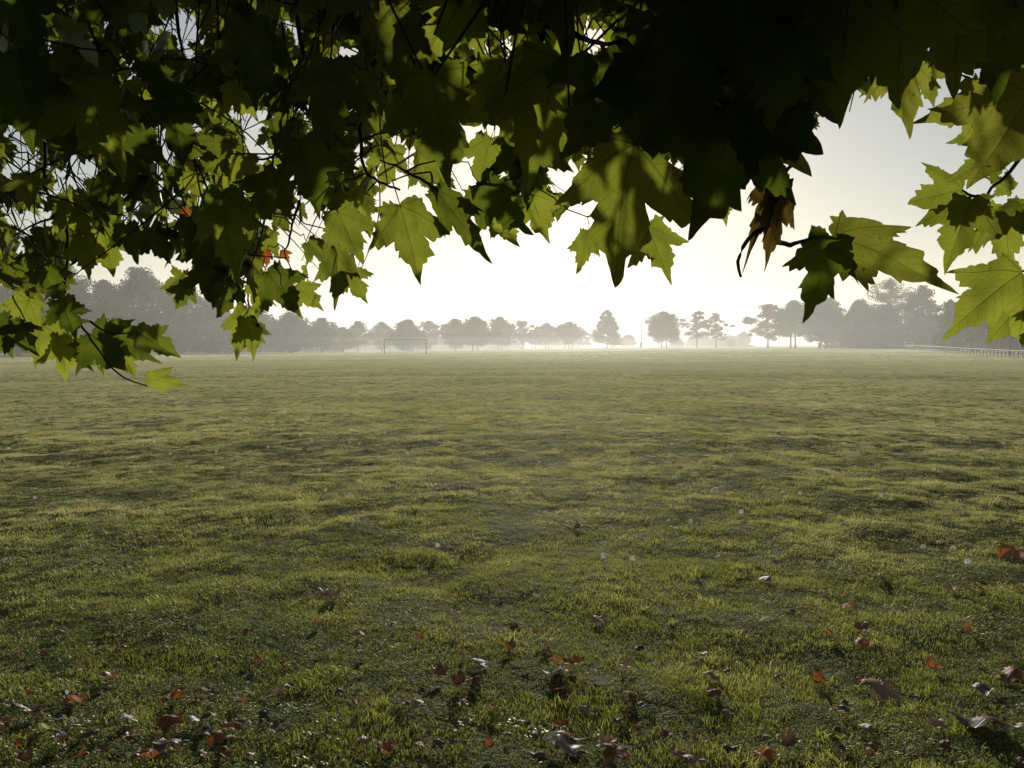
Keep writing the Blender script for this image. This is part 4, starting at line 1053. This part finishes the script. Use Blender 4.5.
LM = [(567,751,'the largest grey curled leaf'),(974,726,'the large folded brown leaf'),(879,698,'the flat pale jagged leaf'),(561,678,'the heap of rust leaves'),(78,705,'the bright orange leaf'),(386,757,'the deep red crumpled leaf'),(481,666,'the line of three leaves'),(763,763,'the orange leaf at the bottom'),(332,600,'the lone greyish leaf'),(1007,555,'the lone orange red leaf'),(205,735,'the dense scatter of brown leaves'),(712,690,'the pale sliver leaf'),(600,624,'the lone thin pale leaf')]
rl = random.Random(11)
for _ in range(120):
    x = rl.uniform(0, 1024); y = rl.choice([rl.uniform(590, 768), rl.uniform(640, 768), rl.uniform(560, 768)])
    if rl.random() < .35: x = rl.gauss(170, 90); y = rl.uniform(650, 768)
    if 0 < x < 1024: FL.append((x, y, rl.choice('rrbbbpg'), rl.uniform(5, 10)*(.6+.5*(y-560)/200)))
lib = {}
for c in 'robpgy':
    for k in range(5): lib[c, k] = fallen_mesh(200+k, CM[c])
used = {}
GF = 'fallen plane leaves scattered over the grass'
for n_, (px, py, c, size) in enumerate(FL):
    g = ground_at(px, min(py+1, 775)); dist = (g-CAM).length; L = size*1.06*dist/F
    L = min(.20, max(.035, L))
    k = rl.randrange(5)
    if (px, py) in ((567,751), (974,726)): k = 3
    o = bpy.data.objects.new('fallen_leaf', lib[c, k]); COL.objects.link(o)
    o.location = g+Vector((0, 0, .036)); o.scale = (L, L, L); o.rotation_euler = (rl.gauss(0, .1), rl.gauss(0, .1), rl.uniform(0, 6.28)); o.location.z -= .006
    if (px, py) in BIG: lab = BIG[px, py]
    else:
        mx, my, ml = min(LM, key=lambda q: (q[0]-px)**2+((q[1]-py)*1.6)**2); dx, dy = px-mx, (py-my)*1.6; dd = math.hypot(dx, dy)
        side = ('just ' if dd < 45 else '' if dd < 110 else 'well ')+(('right of ' if dx > 0 else 'left of ') if abs(dx) > abs(dy) else ('nearer than ' if dy > 0 else 'beyond '))
        sz = 'large' if size > 16 else 'small' if size > 10.5 else 'tiny'
        lab = '%s %s fallen leaf %s%s' % (sz, CN[c], side, ml)
    tag(o, lab, 'fallen leaf', GF)

# ------------------------------------------------------------------ dandelion clocks
def clock_meshes(seed):
    rg = np.random.default_rng(seed); m = MB(); h = rg.uniform(.05, .09); lean = rg.normal(0, .012, 2)
    m.tube([(0, 0, -.01), (lean[0]*.4, lean[1]*.4, h*.5), (lean[0], lean[1], h)], .0015, 5)
    me = bpy.data.meshes.new('stem'); me.from_pydata([tuple(v) for v in m.v], [], m.f); me.materials.append(M['stem'])
    V = []; Q = []
    for k in range(150):
        d = rg.normal(0, 1, 3); d /= np.linalg.norm(d); r = .021*rg.uniform(.85, 1.05); c = np.array([lean[0], lean[1], h+.004])+d*r
        a = np.cross(d, rg.normal(0, 1, 3)); a /= np.linalg.norm(a); b = np.cross(d, a); s = .0042; b0 = len(V)
        V += [c-a*s, c-b*s, c+a*s, c+b*s]; Q.append((b0, b0+1, b0+2, b0+3))
        b1 = len(V); V += [c-a*.0004, c+a*.0004, np.array([lean[0], lean[1], h+.004])]; 
    V = np.array(V); Qa = np.array(Q)
    return me, np_mesh('seed_head', V, [Qa], [M['down']])
cl = [clock_meshes(k) for k in range(3)]
DC = [(260,431),(155,444),(216,454),(171,457),(301,438),(312,443),(268,450),(349,445),(359,446),(385,436),(407,457),(399,460),(319,475),(325,494),(35,501),(151,475),(437,552),(9,450),(630,448),(671,447),(730,458),(614,477),(627,474),(539,464),(801,498),(935,473),(1004,445),(923,553),(603,564),(633,567),(952,555),(968,572),(690,526),(740,520),(880,500)]
def dlab(x, y):
    row = 'on the far bumpy grass' if y < 452 else 'on the middle bumpy grass' if y < 482 else 'on the nearer grass'
    dx = x-457
    if abs(dx) < 75: s = 'close to the bare soil patch'
    elif dx < 0: s = 'left of the bare soil patch' if dx > -200 else 'far left of the bare soil patch'
    else: s = 'right of the bare soil patch' if dx < 240 else 'far right of the bare soil patch'
    return 'dandelion clock %s, %s' % (row, s)
for n_, (x, y) in enumerate(DC):
    g = ground_at(x, y+2); r_ = empty('dandelion_clock', g, rl.uniform(0, 6)); s = rl.uniform(.8, 1.2)*1.0; r_.scale = (s, s, s)
    tag(r_, dlab(x, y), 'dandelion', 'white dandelion clocks dotted over the grass')
    link('stem', cl[n_ % 3][0], r_); link('seed_head', cl[n_ % 3][1], r_)

# ------------------------------------------------------------------ haze
def haze(name, lo, hi, dens, g, col=(1, .992, .92, 1)):
    m = MB(); c = [(a+b)/2 for a, b in zip(lo, hi)]; m.box(c, [b-a for a, b in zip(lo, hi)])
    t = NT(name+'_volume'); v = t.n('ShaderNodeVolumeScatter'); v.inputs['Color'].default_value = col; v.inputs['Density'].default_value = dens; v.inputs['Anisotropy'].default_value = g
    t.t.links.new(v.outputs[0], t.out.inputs['Volume'])
    o = m.build(name, t.m); return o
tag(haze('haze', (-900, -120, -8), (900, 1500, 45), .00120, .45), 'thin morning haze filling the air over the whole field', 'haze', kind='stuff')
for k_, (fy, top_, dn_) in enumerate(((170, 1.6, .0020), (140, 3.2, .0009), (115, 5.5, .0004), (90, 9.0, .0003))):
    tag(haze('mist', (-540-10*k_, fy, -4-.1*k_), (48+14*k_, 900+10*k_, top_), dn_, .50), 'bank of bright mist lying low along the far side of the field', 'mist', 'layers of the low mist', kind='stuff')

# ------------------------------------------------------------------ light
w = bpy.data.worlds.new('World'); scene.world = w; w.use_nodes = True; nt = w.node_tree
bg = nt.nodes['Background']; sky = nt.nodes.new('ShaderNodeTexSky'); sky.sky_type = 'NISHITA'; sky.sun_disc = False
sky.sun_elevation = SUN_EL; sky.sun_rotation = SUN_AZ; sky.air_density = 1.2; sky.dust_density = 0.7; sky.ozone_density = 1.0
nt.links.new(sky.outputs[0], bg.inputs[0]); bg.inputs[1].default_value = .047
sd = bpy.data.lights.new('sun', 'SUN'); sd.energy = 5.0; sd.angle = R(.6); sd.color = (1, .95, .865)
so = bpy.data.objects.new('sun', sd); COL.objects.link(so); so.rotation_euler = SUN.to_track_quat('Z', 'Y').to_euler()

scene.view_settings.view_transform = 'Standard'; scene.view_settings.look = 'None'; scene.view_settings.exposure = 0
c = scene.cycles
c.max_bounces = 7; c.diffuse_bounces = 3; c.glossy_bounces = 2; c.transmission_bounces = 4; c.volume_bounces = 1; c.transparent_max_bounces = 8
c.use_denoising = True
try: c.denoising_input_passes = 'RGB_ALBEDO_NORMAL'
except Exception: pass
c.sample_clamp_indirect = 6
c.use_adaptive_sampling = False
